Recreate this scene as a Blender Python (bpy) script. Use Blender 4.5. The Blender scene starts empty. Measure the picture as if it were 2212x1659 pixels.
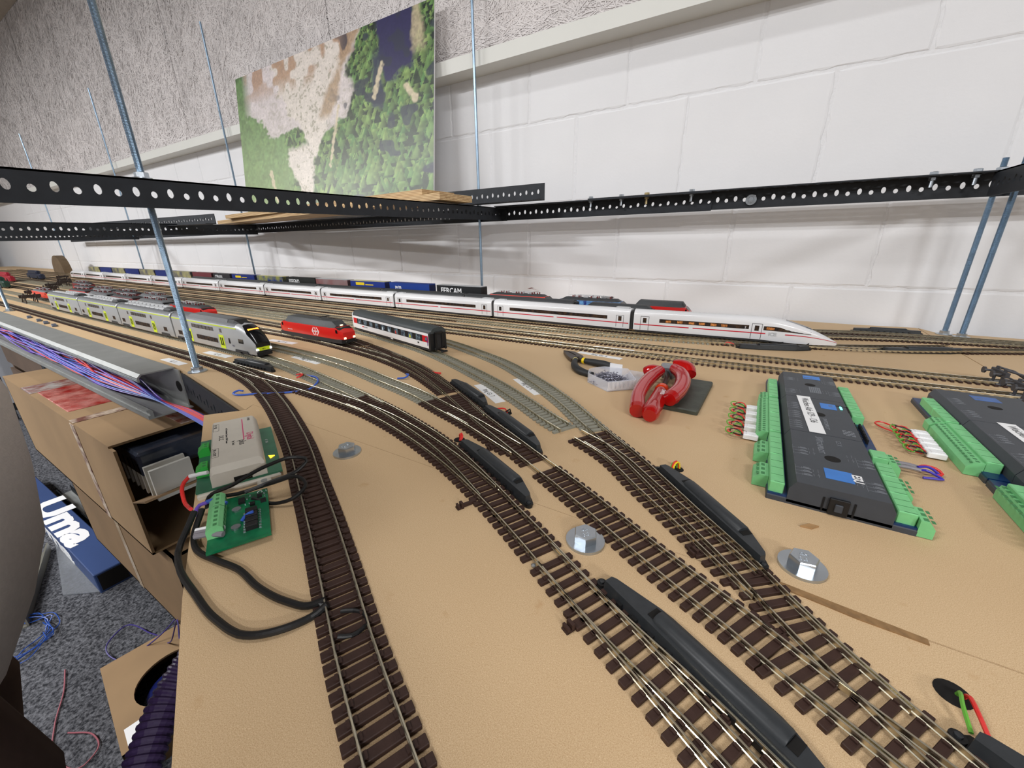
import bpy, bmesh, math, random
import numpy as np
from mathutils import Vector, Matrix
rnd = random.Random(7)
SC = bpy.context.scene
COL = SC.collection
PI = math.pi

# ------------------------------------------------------------------ camera
CAMH = 0.1794
FW = Vector((-0.48996, 0.80620, -0.33173))
RT = Vector((0.85590, 0.51696, -0.01134))
cam_d = bpy.data.cameras.new('camera'); cam = bpy.data.objects.new('camera', cam_d); COL.objects.link(cam)
_p, _r, _w = 0.33815, -0.0120, 1.0243
_f = Vector((0, math.cos(_p), -math.sin(_p))); _r0 = Vector((1, 0, 0)); _u0 = Vector((0, math.sin(_p), math.cos(_p)))
_rt = math.cos(_r)*_r0 + math.sin(_r)*_u0; _up = -math.sin(_r)*_r0 + math.cos(_r)*_u0
_T = Matrix(((math.sin(_w), -math.cos(_w), 0), (math.cos(_w), math.sin(_w), 0), (0, 0, 1)))
RT, UP, FW = _T @ _rt, _T @ _up, _T @ _f
cam.matrix_world = Matrix(((RT.x, UP.x, -FW.x, 0), (RT.y, UP.y, -FW.y, 0), (RT.z, UP.z, -FW.z, CAMH), (0, 0, 0, 1)))
cam_d.sensor_width = 36; cam_d.sensor_fit = 'HORIZONTAL'; cam_d.lens = 858.0/2212*36
cam_d.clip_start = 0.01; cam_d.clip_end = 60
SC.camera = cam

# ------------------------------------------------------------------ world, lights, exposure
world = bpy.data.worlds.new('world'); SC.world = world; world.use_nodes = True
world.node_tree.nodes['Background'].inputs[0].default_value = (0.9, 0.93, 1, 1)
world.node_tree.nodes['Background'].inputs[1].default_value = 0.3
SC.view_settings.view_transform = 'Standard'; SC.view_settings.look = 'None'
SC.view_settings.exposure = 0.35; SC.view_settings.gamma = 1.0; SC.view_settings.use_curve_mapping = False
ZC, ZF, YW = 1.72, -0.72, 1.18      # ceiling, floor, block wall (board top is z = 0)
def area(name, loc, sx, sy, power, col=(1, 0.965, 0.9), rz=0):
    l = bpy.data.lights.new(name, 'AREA'); l.shape = 'RECTANGLE'; l.size = sx; l.size_y = sy
    l.energy = power; l.color = col
    o = bpy.data.objects.new(name, l); COL.objects.link(o); o.location = loc; o.rotation_euler = (0, 0, rz)
    return o
LAMPS = [(-1.25, -1.1, .8, 36), (3.3, -2.3, .8, 108), (-5.2, -2.0, 1.0, 120), (1.3, -1.5, .8, 36), (-3.1, -1.4, .8, 52), (-.35, .15, .5, 4.5)]  # near pair and the one over the board are fill lamps added to brighten it
for i, (x, y, ln, pw) in enumerate(LAMPS): area('ceiling_lamp_light', (x, y, ZC-.06), ln, .10, pw, (.985, .99, 1.0))

# ------------------------------------------------------------------ materials
MATS = {}
def lin(c):
    return tuple((x/12.92 if x <= 0.04045 else ((x+0.055)/1.055)**2.4) for x in (v/255.0 for v in c))
def mat(name, rgb, rough=0.5, metal=0.0, noise=0.0, nscale=20.0, bump=0.0, bscale=None, spec=0.5,
        emit=None, estr=0.0, trans=0.0, ior=1.45, alpha=1.0, col2=None, coat=0.0, stretch=None, bdist=0.001, detail=4):
    if name in MATS: return MATS[name]
    m = bpy.data.materials.new(name); m.use_nodes = True; MATS[name] = m
    nt = m.node_tree; b = nt.nodes['Principled BSDF']
    c = lin(rgb)
    b.inputs['Base Color'].default_value = (*c, 1); b.inputs['Roughness'].default_value = rough
    b.inputs['Metallic'].default_value = metal; b.inputs['Specular IOR Level'].default_value = spec
    b.inputs['IOR'].default_value = ior; b.inputs['Transmission Weight'].default_value = trans
    b.inputs['Alpha'].default_value = alpha; b.inputs['Coat Weight'].default_value = coat
    if emit:
        b.inputs['Emission Color'].default_value = (*lin(emit), 1); b.inputs['Emission Strength'].default_value = estr
    tc = None
    def vec():
        nonlocal tc
        if tc is None:
            t = nt.nodes.new('ShaderNodeTexCoord'); tc = t.outputs['Object']
            if stretch:
                mp = nt.nodes.new('ShaderNodeMapping'); mp.inputs['Scale'].default_value = stretch
                nt.links.new(tc, mp.inputs[0]); tc = mp.outputs[0]
        return tc
    if noise > 0:
        n = nt.nodes.new('ShaderNodeTexNoise'); n.inputs['Scale'].default_value = nscale; n.inputs['Detail'].default_value = detail
        nt.links.new(vec(), n.inputs['Vector'])
        mx = nt.nodes.new('ShaderNodeMix'); mx.data_type = 'RGBA'
        d = lin(col2) if col2 else tuple(x*(1-noise) for x in c)
        mx.inputs[6].default_value = (*c, 1); mx.inputs[7].default_value = (*d, 1)
        mr = nt.nodes.new('ShaderNodeMapRange'); mr.inputs[1].default_value = 0.35; mr.inputs[2].default_value = 0.65
        nt.links.new(n.outputs[0], mr.inputs[0]); nt.links.new(mr.outputs[0], mx.inputs[0])
        nt.links.new(mx.outputs[2], b.inputs['Base Color'])
    if bump > 0:
        n2 = nt.nodes.new('ShaderNodeTexNoise'); n2.inputs['Scale'].default_value = bscale or nscale; n2.inputs['Detail'].default_value = 5
        nt.links.new(vec(), n2.inputs['Vector'])
        bp = nt.nodes.new('ShaderNodeBump'); bp.inputs['Strength'].default_value = bump; bp.inputs['Distance'].default_value = bdist
        nt.links.new(n2.outputs[0], bp.inputs['Height']); nt.links.new(bp.outputs[0], b.inputs['Normal'])
    return m

# ------------------------------------------------------------------ mesh helpers
class MB:
    def __init__(s): s.v = []; s.f = []; s.m = []
    def add(s, vs, fs, mi=0, M=None):
        n = len(s.v)
        if M is not None: vs = [tuple(M @ Vector(v)) for v in vs]
        s.v += [tuple(v) for v in vs]; s.f += [tuple(i+n for i in f) for f in fs]; s.m += [mi]*len(fs)
        return s
    def box(s, x0, x1, y0, y1, z0, z1, mi=0, M=None, ch=0.0):
        if ch > 0:      # chamfered in plan and on the top edge
            c = ch; P = [(x0+c, y0), (x1-c, y0), (x1, y0+c), (x1, y1-c), (x1-c, y1), (x0+c, y1), (x0, y1-c), (x0, y0+c)]
            Q = [(x0+c, y0+c), (x1-c, y0+c), (x1-c, y0+c), (x1-c, y1-c), (x1-c, y1-c), (x0+c, y1-c), (x0+c, y1-c), (x0+c, y0+c)]
            vs = [(a, b, z0) for a, b in P]+[(a, b, z1-c) for a, b in P]+[(a, b, z1) for a, b in Q]
            fs = [(i, (i+1) % 8, 8+(i+1) % 8, 8+i) for i in range(8)]+[(8+i, 8+(i+1) % 8, 16+(i+1) % 8, 16+i) for i in range(8)]
            fs += [tuple(range(16, 24)), tuple(range(7, -1, -1))]
            return s.add(vs, fs, mi, M)
        vs = [(x0, y0, z0), (x1, y0, z0), (x1, y1, z0), (x0, y1, z0), (x0, y0, z1), (x1, y0, z1), (x1, y1, z1), (x0, y1, z1)]
        return s.add(vs, [(0, 3, 2, 1), (4, 5, 6, 7), (0, 1, 5, 4), (1, 2, 6, 5), (2, 3, 7, 6), (3, 0, 4, 7)], mi, M)
    def prism(s, poly, z0, z1, mi=0, M=None, top=None):
        n = len(poly); t = top or poly
        vs = [(x, y, z0) for x, y in poly]+[(x, y, z1) for x, y in t]
        fs = [(i, (i+1) % n, n+(i+1) % n, n+i) for i in range(n)]+[tuple(range(n, 2*n)), tuple(range(n-1, -1, -1))]
        return s.add(vs, fs, mi, M)
    def loft(s, secs, mi=0, M=None, cap=True, closed=True):
        n = len(secs[0]); vs = [p for sec in secs for p in sec]; fs = []
        for k in range(len(secs)-1):
            for i in range(n if closed else n-1):
                j = (i+1) % n; fs.append((k*n+i, k*n+j, (k+1)*n+j, (k+1)*n+i))
        if cap: fs += [tuple(range(n-1, -1, -1)), tuple(range((len(secs)-1)*n, len(secs)*n))]
        return s.add(vs, fs, mi, M)
    def tube(s, pts, r, n=8, mi=0, M=None, cap=True):
        P = [Vector(p) for p in pts]; secs = []; up = Vector((0, 0, 1)); prev = None
        for i, p in enumerate(P):
            t = (P[min(i+1, len(P)-1)]-P[max(i-1, 0)]).normalized()
            if prev is None:
                a = t.cross(up if abs(t.z) < 0.9 else Vector((1, 0, 0))).normalized()
            else:
                a = (prev-t*prev.dot(t)).normalized()
            prev = a; b = t.cross(a)
            rr = r[i] if isinstance(r, (list, tuple)) else r
            secs.append([tuple(p+(a*math.cos(2*PI*k/n)+b*math.sin(2*PI*k/n))*rr) for k in range(n)])
        return s.loft(secs, mi, M, cap)
    def cyl(s, x, y, z0, z1, r, n=16, mi=0, M=None, r1=None):
        r1 = r if r1 is None else r1
        a = [(x+r*math.cos(2*PI*k/n), y+r*math.sin(2*PI*k/n)) for k in range(n)]
        b = [(x+r1*math.cos(2*PI*k/n), y+r1*math.sin(2*PI*k/n)) for k in range(n)]
        return s.prism(a, z0, z1, mi, M, b)
    def mesh(s, name, mats, smooth=False):
        me = bpy.data.meshes.new(name); me.from_pydata(s.v, [], s.f)
        for m in (mats if isinstance(mats, (list, tuple)) else [mats]): me.materials.append(m)
        if any(s.m): me.polygons.foreach_set('material_index', s.m)
        bm = bmesh.new(); bm.from_mesh(me); bmesh.ops.recalc_face_normals(bm, faces=bm.faces); bm.to_mesh(me); bm.free()
        if smooth:
            me.polygons.foreach_set('use_smooth', [True]*len(me.polygons))
            try: me.set_sharp_from_angle(angle=math.radians(38))
            except Exception: pass
        me.update(); return me
def tag(o, label=None, cat=None, group=None, kind=None):
    if label: o['label'] = label
    if cat: o['category'] = cat
    if group: o['group'] = group
    if kind: o['kind'] = kind
    return o
def link(name, me, parent=None, loc=(0, 0, 0), rz=0.0, M=None):
    o = bpy.data.objects.new(name, me); COL.objects.link(o)
    if parent: o.parent = parent
    if M is not None: o.matrix_local = M
    else: o.location = loc; o.rotation_euler = (0, 0, rz)
    return o
def obj(name, mb, mats, parent=None, smooth=False, **k):
    return link(name, mb.mesh(name, mats, smooth), parent, **k)
def empty(name, loc=(0, 0, 0), rz=0.0, parent=None, M=None):
    o = bpy.data.objects.new(name, None); COL.objects.link(o); o.empty_display_size = 0.01
    if parent: o.parent = parent
    if M is not None: o.matrix_world = M
    else: o.location = loc; o.rotation_euler = (0, 0, rz)
    return o
def kids(o): return [c for c in CH.get(o.name, [])]
def copy_tree(o, parent=None):
    c = o.copy(); COL.objects.link(c); c.parent = parent
    for ch in list(o.children): copy_tree(ch, c)
    return c
def text(name, s, size, M, m, parent=None, ext=0.00005, bold=0.0, align='LEFT', sx=1.0):
    cu = bpy.data.curves.new(name, 'FONT'); cu.body = s; cu.size = size; cu.extrude = ext; cu.offset = bold; cu.align_x = align
    cu.resolution_u = 2
    t = bpy.data.objects.new('tmp', cu); COL.objects.link(t)
    dg = bpy.context.evaluated_depsgraph_get(); me = bpy.data.meshes.new_from_object(t.evaluated_get(dg))
    bpy.data.objects.remove(t); me.materials.clear(); me.materials.append(m)
    if sx != 1.0: me.transform(Matrix.Diagonal((sx, 1, 1, 1)))
    o = link(name, me, parent, M=M); return o
def frame_m(o, x, y, z=None):
    x = Vector(x).normalized(); y = Vector(y).normalized(); z = x.cross(y).normalized(); y = z.cross(x)
    return Matrix(((x.x, y.x, z.x, o[0]), (x.y, y.y, z.y, o[1]), (x.z, y.z, z.z, o[2]), (0, 0, 0, 1)))
def MT(x, y, z, rz=0): return Matrix.Translation((x, y, z)) @ Matrix.Rotation(rz, 4, 'Z')

# ------------------------------------------------------------------ path helpers (2-D polylines on the board)
def spline(pts, step=0.004):
    P = np.array(pts, float); out = []
    Q = np.vstack([2*P[0]-P[1], P, 2*P[-1]-P[-2]])
    for i in range(1, len(Q)-2):
        p0, p1, p2, p3 = Q[i-1], Q[i], Q[i+1], Q[i+2]
        a = np.linalg.norm(p2-p1)
        # non-uniform (centripetal-like) tangents keep long straights straight
        d0 = max(np.linalg.norm(p1-p0), 1e-9); d2 = max(np.linalg.norm(p3-p2), 1e-9)
        t1 = ((p1-p0)/d0*a + (p2-p1)/a*d0)/(a+d0)*a; t2 = ((p2-p1)/a*d2 + (p3-p2)/d2*a)/(a+d2)*a
        n = max(4, int(a/0.004))
        for t in np.linspace(0, 1, n, endpoint=False):
            h = 2*t**3-3*t**2+1; out.append(h*p1+(t**3-2*t**2+t)*t1+(-2*t**3+3*t**2)*p2+(t**3-t**2)*t2)
    out.append(P[-1]); out = np.array(out)
    s = np.concatenate([[0], np.cumsum(np.linalg.norm(np.diff(out, axis=0), axis=1))])
    n = max(2, int(s[-1]/step)); ss = np.linspace(0, s[-1], n+1)
    return np.stack([np.interp(ss, s, out[:, k]) for k in range(out.shape[1])], 1)
def tang(P):
    d = np.gradient(P, axis=0); return d/np.linalg.norm(d, axis=1)[:, None]
def offs(P, d):
    t = tang(P); return P+np.stack([-t[:, 1], t[:, 0]], 1)*d
def cut(P, x0, x1): return P[(P[:, 0] >= x0-.0026) & (P[:, 0] <= x1+.0026)]
def stations(P, pitch, x0=-1e9, x1=1e9):
    s = np.concatenate([[0], np.cumsum(np.linalg.norm(np.diff(P, axis=0), axis=1))]); t = tang(P)
    ss = np.arange(pitch/2, s[-1], pitch); res = []
    for q in ss:
        x, y = np.interp(q, s, P[:, 0]), np.interp(q, s, P[:, 1])
        if x0 <= x <= x1: res.append((x, y, math.atan2(np.interp(q, s, t[:, 1]), np.interp(q, s, t[:, 0]))))
    return res
def simplify(P, tol=0.00012):
    keep = [0]; i = 0
    while i < len(P)-1:
        j = min(i+2, len(P)-1); best = i+1
        while j < len(P):
            a, b = P[i], P[j]; d = b-a; L = np.linalg.norm(d); w = P[i:j+1]-a
            if np.max(abs(d[0]*w[:, 1]-d[1]*w[:, 0]))/L > tol or j-i > 400: break
            best = j; j += max(1, (j-i)//4)
        i = best; keep.append(i)
    return P[keep]
RAILP = [(-.00062, .0023), (.00062, .0023), (.00062, .0026), (.00018, .0029), (.00018, .0044), (.00042, .0046), (.00042, .0053), (.0003, .0055),
         (-.0003, .0055), (-.00042, .0053), (-.00042, .0046), (-.00018, .0044), (-.00018, .0029), (-.00062, .0026)]
def rail_mb(P, mb=None, jitter=0.0):
    mb = mb or MB(); P = simplify(P)
    if len(P) < 2: return mb
    t = tang(P) if len(P) > 2 else np.repeat((P[1:]-P[:1])/np.linalg.norm(P[1]-P[0]), 2, 0)
    mb.loft([[(p[0]-q[1]*a, p[1]+q[0]*a, z) for a, z in RAILP] for p, q in zip(P, t)])
    return mb
# ------------------------------------------------------------------ shared materials
M_white = mat('painted_white', (232, 232, 234), 0.75, noise=0.03, nscale=6, bump=0.35, bscale=160, bdist=0.0008)
M_mortar = mat('painted_mortar', (230, 230, 232), 0.8, noise=0.03, nscale=60, bump=.8, bscale=120, bdist=0.002)
M_beam = mat('painted_beam', (222, 222, 216), 0.55, noise=0.02, nscale=8, bump=0.1, bscale=60)
M_nickel = mat('nickel_silver_rail', (226, 219, 196), 0.26, 1.0, noise=0.25, nscale=160)
M_dullrail = mat('weathered_rail', (188, 180, 160), 0.45, 0.8, noise=0.3, nscale=120)
M_sleeper = mat('brown_plastic_sleeper', (62, 43, 37), 0.6, noise=0.25, nscale=90, bump=0.2, bscale=500, spec=0.3)
M_grey_sl = mat('grey_plastic_sleeper', (142, 141, 128), 0.6, noise=0.12, nscale=90, bump=0.2, bscale=500)
M_motor = mat('charcoal_plastic', (48, 51, 54), 0.42, noise=0.15, nscale=300, bump=0.15, bscale=900, bdist=0.0002)
M_black = mat('matt_black', (20, 20, 21), 0.5)
M_blackg = mat('gloss_black_glass', (16, 17, 20), 0.12)
M_zinc = mat('zinc_plated_steel', (196, 204, 212), 0.3, 0.95, noise=0.18, nscale=60, bump=0.15, bscale=300, bdist=0.0003)
M_rod = mat('blue_zinc_thread', (150, 172, 192), 0.32, 0.9, noise=0.2, nscale=40)
M_angle = mat('dark_painted_steel', (38, 42, 48), 0.55, 0.1, noise=0.25, nscale=50, bump=0.1, bscale=200)
M_alu = mat('grey_aluminium', (160, 162, 160), 0.5, 0.55, noise=0.12, nscale=30)
M_card = mat('brown_cardboard', (152, 124, 90), 0.8, noise=0.12, nscale=9, bump=0.1, bscale=60)
M_card2 = mat('dark_cardboard', (128, 102, 72), 0.8, noise=0.15, nscale=9, bump=0.1, bscale=60)
M_paper = mat('white_paper', (232, 232, 232), 0.7)
M_ink = mat('black_ink', (28, 28, 30), 0.7)
M_term = mat('green_terminal_plastic', (122, 198, 134), 0.45, noise=0.08, nscale=200)
M_termd = mat('green_terminal_shadow', (66, 128, 78), 0.6)
M_grn = mat('bright_green_terminal', (46, 168, 62), 0.42)
M_pcb = mat('green_circuit_board', (14, 118, 74), 0.35, noise=0.25, nscale=110, col2=(6, 92, 58))
M_pcb2 = mat('dull_green_circuit_board', (52, 110, 82), 0.4, noise=0.2, nscale=110)
M_pcbb = mat('blue_circuit_board', (16, 52, 98), 0.3, noise=0.3, nscale=160)
M_red = mat('loco_red', (205, 30, 26), 0.3, coat=0.3)
M_redw = mat('red_wire', (214, 48, 44), 0.35)
M_bluew = mat('blue_wire', (58, 96, 190), 0.35)
M_purw = mat('violet_wire', (110, 82, 190), 0.4)
M_grw = mat('green_wire', (100, 168, 60), 0.4)
M_blkw = mat('black_wire', (24, 24, 25), 0.38)
M_yel = mat('yellow_plastic', (236, 204, 24), 0.4)
M_lamp = mat('warm_lamp', (255, 240, 210), 0.4, emit=(255, 222, 160), estr=2.5)
M_hole = mat('dark_hole', (14, 11, 9), 0.9)

def board_mat():
    m = bpy.data.materials.new('raw_fibreboard'); m.use_nodes = True; nt = m.node_tree; L = nt.links; N = nt.nodes
    b = N['Principled BSDF']; b.inputs['Roughness'].default_value = 0.62; b.inputs['Specular IOR Level'].default_value = 0.3
    tc = N.new('ShaderNodeTexCoord')
    def noise(sc, det=4, st=None, rough=0.5):
        n = N.new('ShaderNodeTexNoise'); n.inputs['Scale'].default_value = sc; n.inputs['Detail'].default_value = det; n.inputs['Roughness'].default_value = rough
        if st:
            mp = N.new('ShaderNodeMapping'); mp.inputs['Scale'].default_value = st; mp.inputs['Rotation'].default_value = (0, 0, 0.5)
            L.new(tc.outputs['Object'], mp.inputs[0]); L.new(mp.outputs[0], n.inputs['Vector'])
        else: L.new(tc.outputs['Object'], n.inputs['Vector'])
        return n.outputs[0]
    def ramp(src, lo, hi):
        r = N.new('ShaderNodeMapRange'); r.inputs[1].default_value = lo; r.inputs[2].default_value = hi; L.new(src, r.inputs[0]); return r.outputs[0]
    def mix(f, a, c):
        x = N.new('ShaderNodeMix'); x.data_type = 'RGBA'; L.new(f, x.inputs[0])
        if isinstance(a, tuple): x.inputs[6].default_value = (*lin(a), 1)
        else: L.new(a, x.inputs[6])
        if isinstance(c, tuple): x.inputs[7].default_value = (*lin(c), 1)
        else: L.new(c, x.inputs[7])
        return x.outputs[2]
    c = mix(ramp(noise(5, 3), .3, .7), (203, 175, 137), (215, 189, 152))
    c = mix(ramp(noise(2300, 3, rough=.75), .40, .72), c, (172, 136, 94))
    c = mix(ramp(noise(1000, 2, st=(1,3,1)), .62, .74), c, (224, 198, 158))
    c = mix(ramp(noise(60, 5), .66, .80), c, (184, 148, 106))
    c = mix(ramp(noise(22, 3), .73, .82), c, (166, 118, 66))
    L.new(c, b.inputs['Base Color'])
    bp = N.new('ShaderNodeBump'); bp.inputs['Strength'].default_value = .05; bp.inputs['Distance'].default_value = .00006
    L.new(noise(1500, 3), bp.inputs['Height']); L.new(bp.outputs[0], b.inputs['Normal'])
    return m
M_board = board_mat()
M_boardedge = mat('fibreboard_edge', (172, 134, 90), 0.8, noise=0.2, nscale=120)
def ply_mat():
    m = bpy.data.materials.new('plywood'); m.use_nodes = True; nt = m.node_tree; b = nt.nodes['Principled BSDF']; b.inputs['Roughness'].default_value = .6
    tc = nt.nodes.new('ShaderNodeTexCoord'); sp = nt.nodes.new('ShaderNodeSeparateXYZ'); nt.links.new(tc.outputs['Object'], sp.inputs[0])
    mm = nt.nodes.new('ShaderNodeMath'); mm.operation = 'MULTIPLY'; mm.inputs[1].default_value = 2*PI/.0034; nt.links.new(sp.outputs[2], mm.inputs[0])
    si = nt.nodes.new('ShaderNodeMath'); si.operation = 'SINE'; nt.links.new(mm.outputs[0], si.inputs[0])
    mp = nt.nodes.new('ShaderNodeMapping'); mp.inputs['Scale'].default_value = (3, 60, 300); nt.links.new(tc.outputs['Object'], mp.inputs[0])
    n = nt.nodes.new('ShaderNodeTexNoise'); n.inputs['Scale'].default_value = 2; n.inputs['Detail'].default_value = 4; nt.links.new(mp.outputs[0], n.inputs['Vector'])
    ad = nt.nodes.new('ShaderNodeMath'); ad.operation = 'MULTIPLY_ADD'; ad.inputs[1].default_value = .28; nt.links.new(si.outputs[0], ad.inputs[0]); nt.links.new(n.outputs[0], ad.inputs[2])
    r = nt.nodes.new('ShaderNodeValToRGB'); r.color_ramp.elements[0].position = .25; r.color_ramp.elements[0].color = (*lin((150, 112, 70)), 1)
    r.color_ramp.elements[1].position = .75; r.color_ramp.elements[1].color = (*lin((222, 194, 148)), 1)
    nt.links.new(ad.outputs[0], r.inputs[0]); nt.links.new(r.outputs[0], b.inputs['Base Color']); return m
M_ply = ply_mat()
def carpet_mat():
    m = bpy.data.materials.new('grey_carpet'); m.use_nodes = True; nt = m.node_tree; b = nt.nodes['Principled BSDF']; b.inputs['Roughness'].default_value = .95
    b.inputs['Specular IOR Level'].default_value = .05
    tc = nt.nodes.new('ShaderNodeTexCoord'); n = nt.nodes.new('ShaderNodeTexNoise'); n.inputs['Scale'].default_value = 170; n.inputs['Detail'].default_value = 5; n.inputs['Roughness'].default_value = .6
    nt.links.new(tc.outputs['Object'], n.inputs['Vector'])
    r = nt.nodes.new('ShaderNodeValToRGB'); e = r.color_ramp.elements; e[0].position = .38; e[0].color = (*lin((44, 45, 49)), 1); e[1].position = .66; e[1].color = (*lin((112, 113, 118)), 1)
    nt.links.new(n.outputs[0], r.inputs[0]); nt.links.new(r.outputs[0], b.inputs['Base Color'])
    bp = nt.nodes.new('ShaderNodeBump'); bp.inputs['Strength'].default_value = .8; bp.inputs['Distance'].default_value = .004; nt.links.new(n.outputs[0], bp.inputs['Height']); nt.links.new(bp.outputs[0], b.inputs['Normal'])
    return m
M_carpet = carpet_mat()
# ------------------------------------------------------------------ room shell
X0, X1, Y0 = -9.0, 5.0, -4.2
def struct(name, mb, m, parent=None, **k):
    o = obj(name, mb, m, parent, **k)
    if not parent: o['kind'] = 'structure'
    return o
struct('floor', MB().box(X0, X1, Y0, YW+.2, ZF-.1, ZF), M_carpet)
struct('ceiling', MB().box(X0, X1, Y0, YW+.2, ZC, ZC+.1), mat('grey_beige_ceiling', (176, 168, 158), .9, noise=.1, nscale=30, bump=.3, bscale=60, bdist=.003))
M_plain = mat('plain_wall', (205, 203, 200), .85, noise=.04, nscale=4)
struct('wall_left', MB().box(X0-.1, X0, Y0, YW+.2, ZF, ZC), M_plain)
struct('wall_right', MB().box(X1, X1+.1, Y0, YW+.2, ZF, ZC), M_plain)
struct('wall_front', MB().box(X0, X1, Y0-.1, Y0, ZF, ZC), M_plain)
wb = struct('wall_back', MB().box(X0, X1, YW+.0016, YW+.2, ZF, ZC), M_mortar)
# painted blocks, each its own piece, joints recessed
BW, BH = .285, .215
def block_mesh(k):
    r = random.Random(k); mb = MB(); w, h, c = BW-.0062, BH-.0060, .0032
    def edge(n, a, b):
        return [a+(b-a)*i/n for i in range(n)]
    pts = [(x, 0) for x in edge(16, 0, w)]+[(w, z) for z in edge(12, 0, h)]+[(w-x, h) for x in edge(16, 0, w)]+[(0, h-z) for z in edge(12, 0, h)]
    j = [(x+r.uniform(-.0019, .0019), z+r.uniform(-.0019, .0019)) for x, z in pts]
    def ins(p, d): return (min(max(p[0], d), w-d), min(max(p[1], d), h-d))
    mb.loft([[(x, .003, z) for x, z in j], [(x, .0011, z) for x, z in j], [(*ins(p, c)[:1], 0, ins(p, c)[1]) for p in j]], cap=True)
    return mb.mesh('block', M_white)
blocks = [block_mesh(i) for i in range(5)]
row0 = .08-BH*4
for r in range(8):
    z = row0+r*BH
    if z < -.15 or z > .66: continue
    x = (.207 if r % 2 == 0 else .070)-BW*24 + .004
    while x < 2.6:
        if x > -6.6:
            o = link('block', blocks[rnd.randrange(5)], wb, (x+rnd.uniform(-.001, .001)-.0015, YW+rnd.uniform(-.0006, .0006), z+.0024))
        x += BW
# white beam under the wood wool panels
struct('trim_1', MB().box(X0, X1, 1.115, YW+.02, .655, .692, ch=.0015), M_beam)

# wood wool panels: parts of the back wall, each with a mat of real strands
def wool_mat():
    m = bpy.data.materials.new('wood_wool_ground'); m.use_nodes = True; nt = m.node_tree; b = nt.nodes['Principled BSDF']; b.inputs['Roughness'].default_value = .9
    tc = nt.nodes.new('ShaderNodeTexCoord'); n = nt.nodes.new('ShaderNodeTexNoise'); n.inputs['Scale'].default_value = 260; n.inputs['Detail'].default_value = 4
    nt.links.new(tc.outputs['Object'], n.inputs['Vector'])
    r = nt.nodes.new('ShaderNodeValToRGB'); e = r.color_ramp.elements; e[0].position = .33; e[0].color = (*lin((176, 169, 168)), 1); e[1].position = .56; e[1].color = (*lin((222, 216, 214)), 1)
    nt.links.new(n.outputs[0], r.inputs[0]); nt.links.new(r.outputs[0], b.inputs['Base Color'])
    bp = nt.nodes.new('ShaderNodeBump'); bp.inputs['Strength'].default_value = .5; bp.inputs['Distance'].default_value = .0015; nt.links.new(n.outputs[0], bp.inputs['Height']); nt.links.new(bp.outputs[0], b.inputs['Normal'])
    return m
M_wool = wool_mat(); M_strand = mat('wood_wool_strand', (230, 224, 222), .8, noise=.10, nscale=5)
YP = 1.150
seams = [5.0, 3.6, 2.4, 1.2, .0, -.76, -1.43, -2.10, -2.78, -3.45, -4.13, -4.82, -5.5, -6.2, -6.9, -7.6, -8.3, -9.0]
for a, b_ in zip(seams[1:], seams[:-1]):
    p = obj('panel', MB().box(a+.0012, b_-.0012, YP, YW+.004, .693, ZC, ch=.002), M_wool, wb)
def strands(x0, x1, z0, z1, n, wd, seed):
    r = np.random.default_rng(seed); seg = 5
    c = np.stack([r.uniform(x0, x1, n), r.uniform(z0, z1, n)], 1); ang = r.uniform(0, PI, n); L = r.uniform(.03, .13, n); k = r.normal(0, 9, n)
    ph = r.uniform(-1, 1, n); d = r.uniform(0.0, .0022, n); tw = r.uniform(-.0005, .0005, n)
    t = np.linspace(-.5, .5, seg+1)[None, :]*L[:, None]; a = ang[:, None]+k[:, None]*t
    st = L[:, None]/seg; dx = np.cos(a)*st; dz = np.sin(a)*st
    px = c[:, :1]+np.cumsum(dx, 1); pz = c[:, 1:]+np.cumsum(dz, 1)
    w = wd*(r.uniform(.6, 1.3, n))[:, None]/2; nx, nz = -np.sin(a)*w, np.cos(a)*w
    y = YP-.0006-d[:, None]*(1-(2*t/L[:, None])**2*.8)
    V = np.empty((n, seg+1, 2, 3)); V[:, :, 0] = np.stack([px+nx, y+tw[:, None], pz+nz], 2); V[:, :, 1] = np.stack([px-nx, y-tw[:, None], pz-nz], 2)
    V[..., 2] = np.clip(V[..., 2], z0-.0, ZC); V[..., 0] = np.clip(V[..., 0], x0, x1)
    base = (np.arange(n)[:, None]*(seg+1)*2+np.arange(seg)[None, :]*2).ravel()
    F = np.stack([base, base+1, base+3, base+2], 1)
    me = bpy.data.meshes.new('wood_wool_strands'); me.from_pydata(V.reshape(-1, 3).tolist(), [], F.tolist()); me.materials.append(M_strand)
    o = link('wood_wool_strands', me, wb); o['kind'] = 'stuff'; return o
strands(-1.43, 0.4, .696, 1.10, 20000, .0020, 1)
strands(-2.6, -1.43, .696, 1.30, 19000, .0020, 2)
strands(-4.8, -2.6, .696, ZC-.01, 26000, .003, 3)
strands(-8.9, -4.8, .696, ZC-.01, 24000, .005, 4)

# ceiling lamps the light comes from; near pair and overhead one added as fill
for i, (x, y, ln, pw) in enumerate(LAMPS):
    t = empty('ceiling_lamp', (x, y, ZC)); tag(t, 'long white fluorescent ceiling lamp above the aisle '+['left behind the camera, added to brighten the board', 'at the right end of the room', 'at the far left end', 'right behind the camera, added to brighten the board', 'beside the cable duct', 'added over the middle of the board to brighten it'][i], 'lamp')
    obj('housing', MB().box(-ln/2-.04, ln/2+.04, -.08, .08, -.045, 0, ch=.01), M_beam, t)
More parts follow.
